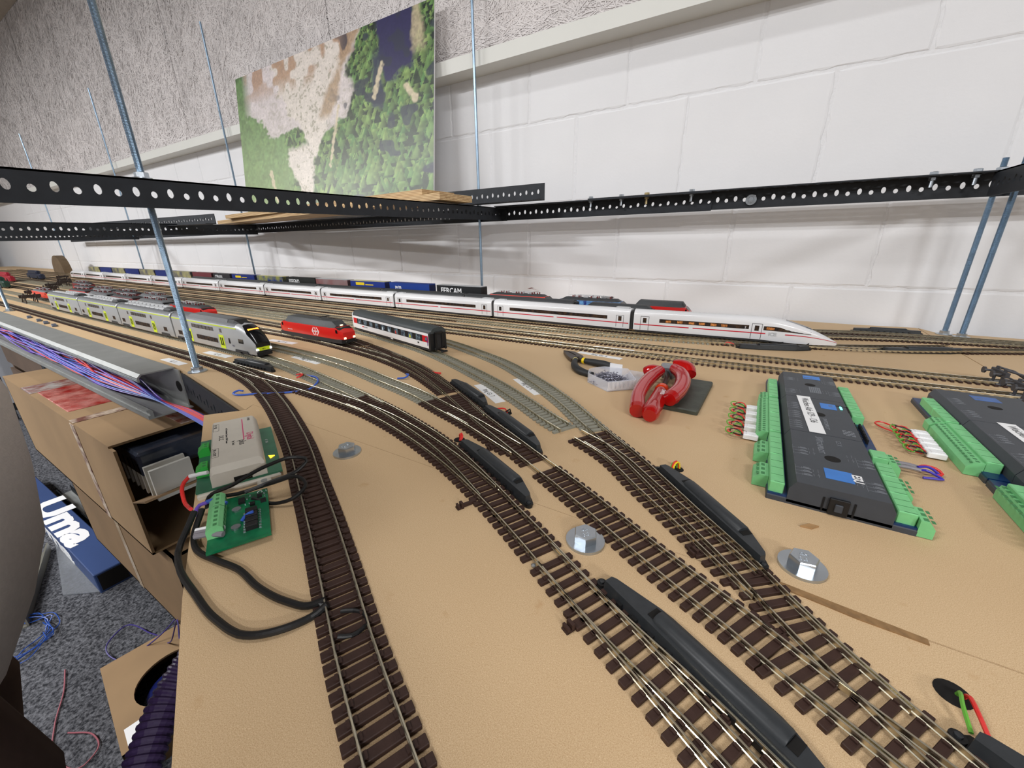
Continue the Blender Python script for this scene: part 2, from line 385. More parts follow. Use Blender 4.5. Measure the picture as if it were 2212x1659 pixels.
# ------------------------------------------------------------------ the layout board (three panels that meet at real joints)
TB = -.019
def board(name, poly, label):
    o = obj(name, MB().prism(poly, TB, 0), [M_board]); return tag(o, label, 'board')
G_ = .0005
board('layout_board', [(-7.6, .242), (-.755, .242), (-.60, .222), (-.49, .205), (-.500, .2185), (.07-G_, .2185), (.07-G_, .2185+G_), (.307-G_, .2185+G_), (.307-G_, 1.173), (.2, 1.158), (-.3, 1.155), (-7.6, 1.155)],
      'long raw fibreboard panel along the white wall carrying the parallel sidings')
board('layout_board', [(-.500, .2180), (-.4905, .2045), (-.516, .173), (-.398, .12), (-.241, .048), (-.155, .012), (.0, -.06), (.12, -.115), (.9, -.115), (.9, .2180)],
      'raw fibreboard panel in the foreground with the diagonal left edge')
board('layout_board', [(.307+G_, .2185+G_), (.9, .2185+G_), (.9, 1.12), (.47, 1.124), (.325, 1.128), (.3085, 1.172)],
      'raw fibreboard panel at the right end in the shade of the corner posts')
# darker wood sliver let into the joint
tag(obj('wood_sliver', MB().prism([(.034, .2195), (.07, .2155), (.096, .2150), (.096, .2185), (.071, .2205), (.036, .2235)], .0, .0007), mat('wood_filler', (150, 116, 76), .7, noise=.3, nscale=200)),
    'darker strip of wood filler in the board joint beside the right foreground turnout', 'filler')

# ------------------------------------------------------------------ track
def sleeper_mesh(name, m, L=.0285, w=.0038, h=.0023, chairs=True):
    mb = MB(); mb.box(-w/2, w/2, -L/2, L/2, .0, h, ch=.0003)
    if chairs:
        for s in (-1, 1):
            for d in (-1, 1): mb.box(-w*.36, w*.36, s*.00825+d*.00145-.0007, s*.00825+d*.00145+.0007, h, h+.0011)
    return mb.mesh(name, m)
SLB = sleeper_mesh('sleeper', M_sleeper); SLG = sleeper_mesh('sleeper', M_grey_sl, w=.0038)
SLB2 = sleeper_mesh('sleeper', M_sleeper, w=.0044)
def add_sleepers(root, st, me, near=.66, cap=300):
    far = MB(); n = 0
    simple = me.materials[0]
    st = sorted(st, key=lambda q: q[0]**2+q[1]**2)
    for x, y, a in st:
        if n < cap and (x*x+y*y) < near*near:
            link('sleeper', me, root, (x, y, 0), a); n += 1
        else: far.box(-.0017, .0017, -.01425, .01425, 0, .0023, M=MT(x, y, 0, a))
    if far.v: o = obj('far_sleepers', far, simple, root); o['kind'] = 'stuff'
def track(label, P, me, pitch=.0071, xr=(-1e9, 1e9), rails=((-.00825, -1e9, 1e9), (.00825, -1e9, 1e9)), rm=None, group=None, skip=()):
    root = empty('model_track'); tag(root, label, 'track', group)
    for o_, a, b in rails: obj('rail', rail_mb(cut(offs(P, o_), a, b)), rm or M_nickel, root)
    st = stations(P, pitch, *xr); st = [s for s in st if not any(a < s[0] < b for a, b in skip)]
    add_sleepers(root, st, me); return root
def turnout(label, PL, PU, xa, xb, toe, pitch=.0071, me_m=None, rm=None, ext=.0, mirror=False):
    """two centre lines PL (nearer the camera) and PU; sleepers span both, inner rails are the closure rails and blades"""
    root = empty('model_turnout'); tag(root, label, 'turnout'); rm = rm or M_nickel; me_m = me_m or M_sleeper
    for x, y, a in stations(PL, pitch, xa, xb):
        d = np.hypot(PU[:, 0]-x, PU[:, 1]-y); i = int(np.argmin(d)); u = PU[i]
        tu = tang(PU)[i]; a2 = math.atan2(tu[1], tu[0]); am = (a+a2)/2; n = (-math.sin(am), math.cos(am))
        s = (u[0]-x)*n[0]+(u[1]-y)*n[1]
        L = max(s, 0)+.0285; mb = MB(); mb.box(-.00185, .00185, -.01425, L-.01425, 0, .0023, ch=.0003)
        for c in (-.00825, .00825, s-.00825, s+.00825):
            for q in (-.0015, .0015): mb.box(-.0012, .0012, c+q-.0006, c+q+.0006, .0023, .0033)
        obj('sleeper', mb, me_m, root, loc=(x, y, 0), rz=am)
    SLo, SUp = offs(PL, -.00825), offs(PU, .00825)
    obj('stock_rail', rail_mb(cut(SLo, xa, xb)), rm, root); obj('stock_rail', rail_mb(cut(SUp, xa, xb)), rm, root)
    def inner(P, other):
        Q = cut(P, xa, xb); k = [q for q in Q if np.min(np.hypot(other[:, 0]-q[0], other[:, 1]-q[1])) > .00135]
        return np.array(k)
    I1, I2 = inner(offs(PL, .00825), SUp), inner(offs(PU, -.00825), SLo)
    for Q in (I1, I2):
        if len(Q) > 3: obj('point_blade', rail_mb(Q), rm, root)
    # frog: where the inner rails cross; check rails opposite
    if len(I1) > 4 and len(I2) > 4:
        D = np.hypot(I1[:, None, 0]-I2[None, :, 0], I1[:, None, 1]-I2[None, :, 1]); i, j = np.unravel_index(np.argmin(D), D.shape)
        if D[i, j] < .003:
            fx, fy = I1[i]; tt = tang(I1)[i]
            obj('frog', MB().prism([(-.004, -.0006), (.004, -.0006), (.004, .0006), (-.004, .0006)], .0023, .0052, M=MT(fx, fy, 0, math.atan2(tt[1], tt[0]))), rm, root)
            for P_, o_ in ((PL, -.00825+.0019), (PU, .00825-.0019)):
                C_ = cut(offs(P_, o_), fx-.018, fx+.018)
                if len(C_) > 3: obj('check_rail', rail_mb(C_), rm, root)
    return root
c2 = lambda P, o: offs(spline(P), o)
# centre lines (x along the wall, y towards the wall)
A = c2([(-6.2, .2755), (-1.5, .2755), (-.86, .2755), (-.78, .2755), (-.718, .2735), (-.6576, .268), (-.592, .2575), (-.5314, .2418), (-.4788, .225), (-.4024, .196), (-.3344, .1668), (-.2914, .1455), (-.2268, .1141), (-.1903, .0957), (-.1274, .0635), (-.0917, .047), (.0, .004), (.06, -.025)], .00825)
B = c2([(-6.2, .2755), (-1.5, .2755), (-.86, .2755), (-.70, .2745), (-.583, .2722), (-.505, .2715), (-.43, .2695), (-.37, .2650), (-.335, .260), (-.273, .2455), (-.204, .2225), (-.155, .2015), (-.113, .1805), (-.068, .1555), (-.021, .1295), (.013, .110), (.08, .0715), (.16, .026), (.24, -.02)], .00825)
C = c2([(-6.2, .3503), (-2.6, .3503), (-1.1, .3503), (-.80, .3500), (-.70, .3472), (-.60, .3385), (-.53, .3275), (-.461, .3155), (-.363, .2965), (-.296, .2795), (-.222, .2545), (-.157, .2230), (-.117, .2010), (-.061, .1695), (-.028, .1535), (-.004, .1430), (.020, .1315), (.033, .1245), (.085, .0985), (.18, .05), (.26, .01)], -.00825)
D = c2([(-6.2, .3838), (-2.6, .3838), (-1.1, .3838), (-.79, .3838), (-.68, .3815), (-.60, .3772), (-.53, .3690), (-.43, .3480), (-.342, .3285), (-.284, .3095), (-.245, .2975), (-.195, .2785), (-.162, .2655), (-.130, .2505), (-.094, .2320), (-.058, .2125), (-.021, .1925), (.014, .1720), (.038, .1590), (.071, .1420), (.12, .117), (.2, .08)], .00825)
E_ = c2([(-6.2, .461), (-2.0, .461), (-.95, .461), (-.80, .4605), (-.72, .4570), (-.636, .448), (-.537, .433), (-.437, .407), (-.385, .3865), (-.339, .3645), (-.285, .3370), (-.24, .3125), (-.205, .289), (-.16, .2660), (-.10, .2350)], .00825)
F_ = c2([(-6.2, .5300), (-1.5, .5300), (-.95, .5300), (-.80, .5250), (-.70, .5115), (-.599, .488), (-.483, .453), (-.41, .4245), (-.36, .3990), (-.308, .3700), (-.257, .3400), (-.228, .3225), (-.179, .2970), (-.145, .2790), (-.111, .2615), (-.065, .2360), (-.025, .2125), (.005, .1965), (.021, .1885), (.038, .1785), (.075, .159), (.13, .131), (.21, .092)], -.00825)
Gk = spline([(-6.2, .578), (-1.3, .578), (-.95, .578), (-.80, .575), (-.68, .558), (-.58, .535), (-.485, .5085), (-.42, .484), (-.352, .454), (-.28, .419), (-.215, .3815), (-.166, .3510), (-.150, .3425), (-.082, .306), (-.045, .2725), (-.0275, .2575), (.0085, .2255), (.026, .2095), (.0448, .1945), (.0585, .1805), (.0685, .1735), (.082, .162), (.12, .130), (.18, .082)])
Hk = spline([(-6.2, .619), (-1.2, .619), (-.85, .619), (-.70, .614), (-.58, .597), (-.475, .570), (-.40, .542), (-.33, .512), (-.235, .452), (-.17, .402), (-.131, .366), (-.062, .304), (-.021, .262), (.0210, .2202), (.0335, .2055), (.0590, .1792), (.0785, .1620), (.118, .131), (.178, .083)])
# turnouts and plain tracks.  S1: A/B
rmA = M_dullrail
track('dark-sleepered main track nearest the aisle, running left past the post', A, SLB, xr=(-6.2, -.80), rails=((-.00825, -6.2, -.80), (.00825, -6.2, -.80)), rm=M_nickel)
turnout('curved turnout by the near rod foot with a blue wire under it', A, B, -.80, -.505, -.78)
track('dark-sleepered curved track beside the beige module, leaving at the bottom', A, SLB2, xr=(-.505, .06), rails=((-.00825, -.505, .06), (.00825, -.505, .06)), rm=rmA)
track('short dark-sleepered track between the blue-wired turnout and the next one', B, SLB, xr=(-.505, -.405), rails=((-.00825, -.505, -.405), (.00825, -.505, -.405)))
turnout('long curved turnout left of the bolt nearest the bottom centre', B, C, -.405, -.118, -.125)
track('short dark-sleepered track between the two left foreground turnouts', B, SLB, xr=(-.118, -.082), rails=((-.00825, -.118, -.082), (.00825, -.118, -.082)))
turnout('big foreground turnout beside the largest black point motor', B, C, -.082, .21, -.08, pitch=.0078)
track('grey-sleepered track under the double-deck train', C, SLG, xr=(-6.2, -.405), rails=((-.00825, -6.2, -.405), (.00825, -6.2, -.405)))
track('grey-sleepered track curving in front of the red locomotive', D, SLG, xr=(-6.2, -.318), rails=((-.00825, -6.2, -.318), (.00825, -6.2, -.318)))
track('dark-sleepered track under the red locomotive with the white emblem', E_, SLB, xr=(-6.2, -.62), rails=((-.00825, -6.2, -.62), (.00825, -6.2, -.62)))
track('dark-sleepered track curving out behind the red locomotive', F_, SLB, xr=(-6.2, -.62), rails=((-.00825, -6.2, -.62), (.00825, -6.2, -.62)))
turnout('curved turnout in front of the red locomotive with a small blue wire', E_, F_, -.62, -.318, -.3)
turnout('curved turnout beside the middle pair of black point motors', D, F_, -.318, -.165, -.18)
track('dark-sleepered track running straight down the middle of the foreground', F_, SLB, xr=(-.165, .034), rails=((-.00825, -.165, .030), (.00825, -.165, .030)), skip=((-.1385, -.130),))
track('grey-sleepered track under the white and red coach', Gk, SLG, xr=(-6.2, -.145), rails=((-.00825, -6.2, -.145), (.00825, -6.2, -.145)))
track('grey-sleepered track behind the coach, curving past the pliers', Hk, SLG, xr=(-6.2, -.112), rails=((-.00825, -6.2, -.112), (.00825, -6.2, -.112)))
turnout('turnout beside the black point motor in front of the decoder box', Gk, Hk, -.125, .024, .02, pitch=.0073)
turnout('turnout in the bottom right corner where two tracks meet', F_, Hk, .030, .2, .1, pitch=.0078)
track('very short dark-sleepered link between the two right foreground turnouts', Hk, SLB, xr=(.024, .046), rails=((-.00825, .024, .030), (.00825, .024, .030)))
# back tracks
d_ = spline([(-6.2, .660), (-.45, .660), (-.2, .661), (0, .6665), (.215, .678), (.30, .683)])
c_ = spline([(-6.2, .7175), (-.45, .7175), (-.2, .7205), (0, .7285), (.215, .739), (.30, .744)])
b_k = spline([(-6.2, .777), (-.6, .777), (-.37, .779), (-.26, .785), (-.167, .795), (-.084, .808), (-.031, .819), (.04, .838), (.10, .860), (.175, .895), (.245, .930), (.325, .972), (.40, .995), (.6, 1.03)])
ICE = spline([(-6.2, .836), (-.6, .836), (-.21, .836), (-.1, .841), (0, .8475), (.1, .8575), (.16, .868), (.26, .910), (.34, .955), (.42, .990), (.6, 1.022)])
W2 = spline([(-6.2, .898), (-.5, .898), (-.2, .902), (-.05, .915), (.08, .945), (.175, .980), (.3, 1.012), (.41, 1.030), (.6, 1.05)])
W3 = spline([(-6.2, .957), (-.5, .957), (-.2, .962), (-.05, .975), (.08, 1.005), (.18, 1.035), (.3, 1.050), (.42, 1.058), (.6, 1.068)])
track('dark-sleepered siding nearest the pliers that ends at the buffer stop', d_, SLB, pitch=.0082)
track('dark-sleepered siding one further back that ends at the buffer stop', c_, SLB, pitch=.0082)
track('siding with a pale grey-sleepered stretch in front of the long white train', b_k, SLB, pitch=.0082, xr=(-6.2, -.62), rails=((-.00825, -6.2, -.06), (.00825, -6.2, -.06)))
o = track('pale grey-sleepered stretch of siding beside the long white train', b_k, SLG, pitch=.0082, xr=(-.62, -.06), rails=())
track('dark-sleepered curve past the two black point motors below the white nose', b_k, SLB, pitch=.0082, xr=(-.06, .03), rails=((-.00825, -.06, .03), (.00825, -.06, .03)))
turnout('flat turnout by the corner posts on the right', b_k, ICE, .03, .30, .1, pitch=.0082)
turnout('turnout behind the corner posts along the wall', W2, W3, .12, .60, .5, pitch=.0082)
track('dark-sleepered track under the long white high-speed train', ICE, SLB, pitch=.0082, xr=(-6.2, .03), rails=((-.00825, -6.2, .03), (.00825, -6.2, .03)))
track('dark-sleepered track leaving the frame at the right by the wall', ICE, SLB, pitch=.0082, xr=(.30, .6), rails=((-.00825, .30, .6), (.00825, .30, .6)))
track('dark-sleepered track under the black-roofed coaches', W2, SLB, pitch=.0082, xr=(-6.2, .12), rails=((-.00825, -6.2, .12), (.00825, -6.2, .12)))
track('dark-sleepered track nearest the wall under the container wagons', W3, SLB, pitch=.0082, xr=(-6.2, .12), rails=((-.00825, -6.2, .12), (.00825, -6.2, .12)))

# point motors: charcoal housings beside the turnouts
def motor(p, q, side, label, cap=True, L0=.11):
    p, q = Vector((*p, 0)), Vector((*q, 0)); d = q-p; L = d.length; k = L/L0
    a = math.atan2(d.y, d.x); root = empty('point_motor', (p.x, p.y, 0), a); tag(root, label, 'point motor')
    s = side; f = lambda u, v: (u*L, v*s)
    po = [f(0, 0), f(1, 0), f(1, .0045), f(.985, .0065), f(.80, .0125), f(.76, .0132), f(.30, .0132), f(.24, .0125), f(.02, .0075), f(0, .006)]
    pt = [f(.004, .0006), f(.996, .0006), f(.994, .0042), f(.975, .0058), f(.79, .0118), f(.75, .0124), f(.31, .0124), f(.25, .0118), f(.025, .0068), f(.004, .0055)]
    if s < 0: po.reverse(); pt.reverse()
    obj('housing', MB().prism(po, .0012, .0080, M=None, top=pt), M_motor, root)
    base = [f(-.035, -.001), f(1.02, -.001), f(1.02, .0055), f(.98, .0075), f(.8, .0135), f(.26, .0135), f(-.01, .008), f(-.035, .004)]
    if s < 0: base.reverse()
    obj('base_plate', MB().prism(base, 0, .0014), M_black, root)
    # half-round cover over the coil
    secs = []; n = 9
    for u in (.27, .285, .79, .80):
        r = .0046 if .28 < u < .795 else .0040
        secs.append([(u*L, s*.0070+math.cos(PI*i/(n-1))*r, .0078+math.sin(PI*i/(n-1))*r*.62) for i in range(n)])
    obj('coil_cover', MB().loft(secs), M_motor, root, smooth=True)
    for u0, u1 in ((.802, .835), (.238, .268)): obj('recess', MB().box(u0*L, u1*L, min(s*.0037, s*.0103), max(s*.0037, s*.0103), .0079, .0083), M_hole, root)
    mb = MB()
    for i in range(9): mb.box((.1+.09*i)*L, (.1+.09*i)*L+.003, -.0016 if s > 0 else -.0002, .0002 if s > 0 else .0016, .0012, .0042)
    obj('clip', mb, M_black, root)
    for xq in (-.003, L+.0015):
        tb = obj('screw_tab', MB().cyl(xq, s*.002, 0, .003, .0027, 12), M_black, root); obj('screw', MB().cyl(xq, s*.002, .003, .0038, .0013, 8), M_motor, tb)
    return root
motor((-.714, .300), (-.612, .303), 1, 'charcoal point motor beside the track near the foot of the near rod')
motor((-.335, .392), (-.249, .3455), 1, 'charcoal point motor lying over a white paper label')
motor((-.243, .3385), (-.1475, .2835), 1, 'charcoal point motor just below the one on the paper label')
motor((-.2135, .2575), (-.1185, .2115), 1, 'charcoal point motor in the middle, above the nearest hexagon bolt')
motor((-.0455, .3045), (.0265, .2295), 1, 'charcoal point motor between the turnout and the shiny bolt')
motor((-.0455, .1675), (.0535, .1145), 1, 'largest charcoal point motor, running out of the bottom edge')
motor((.0935, .1655), (.185, .110), 1, 'charcoal point motor cut off by the bottom right corner')
motor((-.012, .8035), (.092, .8415), -1, 'charcoal point motor below the nose of the white train')
motor((.199, .889), (.306, .938), -1, 'charcoal point motor right of the white train, in front of the tracks')
motor((.185, 1.062), (.292, 1.082), 1, 'charcoal point motor behind the tracks by the wall')
# point throw bars that stick out beside the turnouts
def throwbar(x, y, a, L, label):
    r = empty('throw_bar', (x, y, 0), a); tag(r, label, 'lever')
    obj('bar', MB().box(-L, .004, -.0013, .0013, .0002, .0022), M_sleeper, r)
    obj('hook', MB().box(-L-.0018, -L, -.0022, .0022, .0, .0042).box(-L-.0044, -L-.003, -.0022, .0022, 0, .0034).box(-L-.005, -L, -.0022, .0022, 0, .001), M_sleeper, r)
throwbar(-.1545, .1940, math.radians(63), .0065, 'brown throw bar sticking out left of the middle turnout')
throwbar(-.0488, .1445, math.radians(63), .0060, 'brown throw bar sticking out left of the big foreground turnout')
throwbar(-.0015, .2285, math.radians(50), .0070, 'brown throw bar below the right turnout')
throwbar(-.1840, .2755, math.radians(60), .0060, 'brown throw bar beside the middle straight track')
# ------------------------------------------------------------------ trains
M_ice = mat('glossy_white_lacquer', (226, 226, 228), .25, coat=.4)
M_icegrey = mat('light_grey_lacquer', (190, 192, 194), .4)
M_stripe = mat('crimson_stripe', (196, 22, 48), .35)
M_glassd = mat('dark_window_band', (30, 30, 34), .15, noise=.5, nscale=160, col2=(70, 52, 40))
M_under = mat('underframe_black', (36, 35, 36), .6)
M_wheel = mat('wheel_steel', (120, 118, 112), .35, .8)
M_silver = mat('silver_grey_lacquer', (172, 174, 176), .38, .25)
M_lime = mat('lime_lacquer', (206, 226, 30), .4)
M_roofg = mat('mid_grey_roof', (98, 100, 102), .55, noise=.1, nscale=200)
M_roofd = mat('dark_grey_roof', (62, 64, 66), .55, noise=.12, nscale=200)
M_winglow = mat('warm_window_glow', (200, 130, 70), .5, noise=.9, nscale=500, emit=(220, 130, 60), estr=.18)  # glowing colour painted on windows for warm light and orange reflections
M_wht = mat('white_lacquer', (235, 235, 236), .35)
M_redp = mat('bright_red_lacquer', (206, 24, 34), .35)
M_maroon = mat('maroon_insulators', (112, 40, 40), .45)
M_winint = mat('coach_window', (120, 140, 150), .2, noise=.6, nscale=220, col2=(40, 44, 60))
RZ = .0055
def prof(w, z0, z1, z2, tk=.78):
    """half-profile: straight sides to z1, rounded roof to z2"""
    h = [(w*.96, z0), (w, z0+.003), (w, z1)]
    for k in range(1, 6):
        a = PI/2*k/5.0; h.append((w*(math.cos(a)**tk if math.cos(a) > 0 else 0), z1+(z2-z1)*math.sin(a)))
    h[-1] = (0, z2)
    return h
def sec(x, half, sy=1.0, z0=None, sz=1.0, zc=0):
    p = [(x, a*sy, (b-zc)*sz+zc) for a, b in half]; q = [(x, -a*sy, (b-zc)*sz+zc) for a, b in half[-2::-1]]
    return p+q
def bogie(parent, x, w=.0135, z=RZ, n=2):
    mb = MB().box(x-.018, x+.018, -w, w, z+.0028, z+.0062, ch=.0008)
    for s in (-1, 1): mb.box(x-.020, x+.020, s*w-.001, s*w+.001, z+.0022, z+.0050); mb.box(x-.004, x+.004, s*w-.0016, s*w+.0016, z+.001, z+.0045)
    b = obj('bogie', mb, M_under, parent)
    for dx in (-.0135, .0135):
        wm = MB()
        for s in (-1, 1): wm.add(*ring_disc(x+dx, s*.0086, z+.0050, .0052, .0022))
        obj('wheelset', wm, M_wheel, b, smooth=True)
def ring_disc(x, y, z, r, t, n=14):
    vs = []; fs = []
    for s in (-1, 1):
        for k in range(n): vs.append((x+r*math.cos(2*PI*k/n), y+s*t/2, z+r*math.sin(2*PI*k/n)))
    fs = [(k, (k+1) % n, n+(k+1) % n, n+k) for k in range(n)]+[tuple(range(n-1, -1, -1)), tuple(range(n, 2*n))]
    return vs, fs
def side(mb, x0, x1, z0, z1, w, sides=(-1, 1), mi=0, t=.00018):
    for s in sides: mb.box(x0, x1, s*w-t if s > 0 else s*w-t, s*w+t, z0, z1, mi)
    return mb

# --- long white high-speed train
ICW = .0165
def ice_door(r, x, hw, z0, z1, q):
    d = MB(); t = .0006; y = q*(ICW+.0001)
    P = [(x-hw, z0), (x-hw, z1), (x+hw, z1), (x+hw, z0), (x+hw-t, z0), (x+hw-t, z1-t), (x-hw+t, z1-t), (x-hw+t, z0)]
    d.add([(a, y+q*.00018, b) for a, b in P]+[(a, y-q*.0002, b) for a, b in P], [(0, 1, 6, 7), (1, 2, 5, 6), (2, 3, 4, 5)]+[(i, (i+1) % 8, 8+(i+1) % 8, 8+i) for i in range(8)])
    dd = obj('door', d, M_under, r); obj('door_window', side(MB(), x-.0034, x+.0034, .0270, .0365, ICW+.0001, (q,)), M_glassd, dd)
def ice_mid():
    L = .335; r = empty('train_car'); h = prof(ICW, .0115, .040, .0515)
    obj('body', MB().loft([sec(-L/2, h, .93), sec(-L/2+.003, h, 1), sec(L/2-.003, h, 1), sec(L/2, h, .93)]), M_ice, r, smooth=True)
    obj('window_band', side(MB(), -L*.36, L*.36, .0290, .0362, ICW), M_glassd, r)
    st = MB(); side(st, -L/2+.002, -.004, .0222, .0240, ICW+.00012); side(st, .004, L/2-.002, .0222, .0240, ICW+.00012); obj('red_stripe', st, M_stripe, r)
    for s in (-1, 1):
        x = s*L*.44
        for q in (-1, 1): ice_door(r, x, .0078, .0145, .0386, q)
    obj('underframe', MB().box(-L/2+.004, L/2-.004, -ICW*.93, ICW*.93, .0080, .0118).box(-.05, .06, -ICW*.95, ICW*.95, .0068, .0082), M_under, r)
    for s in (-1, 1): bogie(r, s*L*.36)
    obj('gangway', MB().box(L/2, L/2+.0075, -ICW*.84, ICW*.84, .011, .0485, ch=.002), M_under, r)
    obj('roof_box', MB().box(L*.40, L*.485, -.007, .007, .0502, .0535, ch=.001), M_icegrey, r); obj('roof_box', MB().box(-L*.48, -L*.42, -.006, .006, .0502, .0528, ch=.001), M_icegrey, r)
    return r
def ice_front():
    L = .338; r = empty('train_car'); h = prof(ICW, .0115, .040, .0515)
    secs = [sec(0, h, .93), sec(.003, h, 1)]
    for x in np.linspace(.06, L, 30):
        t = max(0, (x-.225)/(L-.225)); zt = .0515-(.0515-.0150)*(t**1.75); w = ICW*(1-.80*t**2.6)
        zl = .0115-.003*min(1, t*2); z1 = min(.040, zl+(zt-zl)*.72)
        if t >= 1: w = .0030
        secs.append(sec(x, prof(w, zl, z1, zt, .78)))
    secs.append(sec(L+.002, prof(.0018, .0095, .0118, .0135)))
    obj('body', MB().loft(secs), M_ice, r, smooth=True)
    obj('window_band', side(MB(), .050, .205, .0290, .0362, ICW), M_glassd, r)
    for k, x in enumerate((.062, .083, .104, .122, .142, .160)): obj('window_glow', side(MB(), x, x+.010, .0303, .0345, ICW+.0002, (-1,)), M_winglow, r)  # small emissive quads over the glass imitate its orange reflections
    # cab side window: a tapering dark quadrilateral following the narrowing body
    def wy(x):
        t = max(0, (x-.225)/(L-.225)); return ICW*(1-.80*t**2.6)
    cw = MB(); n = 12
    for s in (-1, 1):
        top = []; bot = []
        for i in range(n+1):
            x = .228+(.300-.228)*i/n; f = i/n
            top.append((x, s*(wy(x)+.0002)*(1-.10*f*f), .0362-.0062*f**2)); bot.append((x, s*(wy(x)+.0002), .0290-.0035*f**1.6))
        V = top+bot[::-1]; V2 = [(a, b+s*.0002, c) for a, b, c in V]; m = len(V)
        cw = MB()
        for i in range(n): cw.add([top[i], top[i+1], bot[i+1], bot[i]], [(0, 1, 2, 3)])
        obj('cab_side_window', cw, M_glassd, r)
    obj('window_glow', side(MB(), .2325, .2445, .0305, .0345, ICW+.0006, (-1,)), M_winglow, r)
    for a, b in ((.002, .105), (.112, .232), ):
        obj('red_stripe', side(MB(), a, b, .0222, .0240, ICW+.00012), M_stripe, r)
    st = MB()
    for s in (-1, 1):
        P = [(.262+(L+.001-.262)*i/20) for i in range(21)]
        up = [(x, s*(wy(x)+.00035), .0240-.0095*((x-.262)/(L-.262))**2.2) for x in P]
        for i in range(20):
            a, b = up[i], up[i+1]; st.add([a, b, (b[0], b[1], b[2]-.0016+.0010*i/20), (a[0], a[1], a[2]-.0016+.0010*i/20)], [(0, 1, 2, 3)])
    obj('red_stripe', st, M_stripe, r)
    for x in (.022, .2175):
        for q in (-1, 1): ice_door(r, x, .0082, .0125, .0400, q)
    text('lettering', 'ICE', .0085, frame_m((.2365, -ICW-.0004, .0200), (1, 0, 0), (0, 0, 1)), M_icegrey, r, bold=.0003)
    text('lettering', '2', .006, frame_m((.198, -ICW-.0004, .0302), (1, 0, 0), (0, 0, 1)), M_wht, r)
    obj('windscreen', MB().loft([[(x, y, z) for y, z in ((-w, z0), (w, z0), (w*.8, z1), (-w*.8, z1))] for x, w, z0, z1 in ((.262, .0070, .0430, .0470), (.292, .0062, .0350, .0378), (.300, .0050, .0330, .0348))]), mat('grey_windscreen', (92, 94, 98), .2), r)
    obj('underframe', MB().box(.004, .262, -ICW*.93, ICW*.93, .0078, .0122).box(.262, .300, -.012, .012, .0082, .0118), M_under, r)
    bogie(r, .060); bogie(r, .250)
    return r
def scene_m(x, y, a): return MT(x, y, 0, a)
ib = ice_mid(); ib.location = (-.211-.171, .836, 0)
tag(ib, 'middle car of the long white high-speed train with red stripe', 'train car', 'middle cars of the long white train')
for k in range(1, 10):
    c = copy_tree(ib); c.location = (-.211-.171-.3422*k, .836, 0); c['label'] = 'white high-speed train car, '+['', 'third', 'fourth', 'fifth', 'sixth', 'seventh', 'eighth', 'ninth', 'tenth', 'eleventh'][k]+' counted from the pointed nose'
ib['label'] = 'white high-speed train car directly behind the pointed front car'
f = ice_front(); f.location = (-.2075, .836, 0); f.rotation_euler = (0, 0, math.atan2(.0235, .338))
tag(f, 'pointed front car of the long white high-speed train with grey ICE lettering', 'train car')
t = copy_tree(f); t.location = (-.211-.3422*10+.004, .836, 0); t.rotation_euler = (0, 0, PI)
tag(t, 'rear end car of the long white train at its far left end', 'train car'); 
if 'group' in t: del t['group']

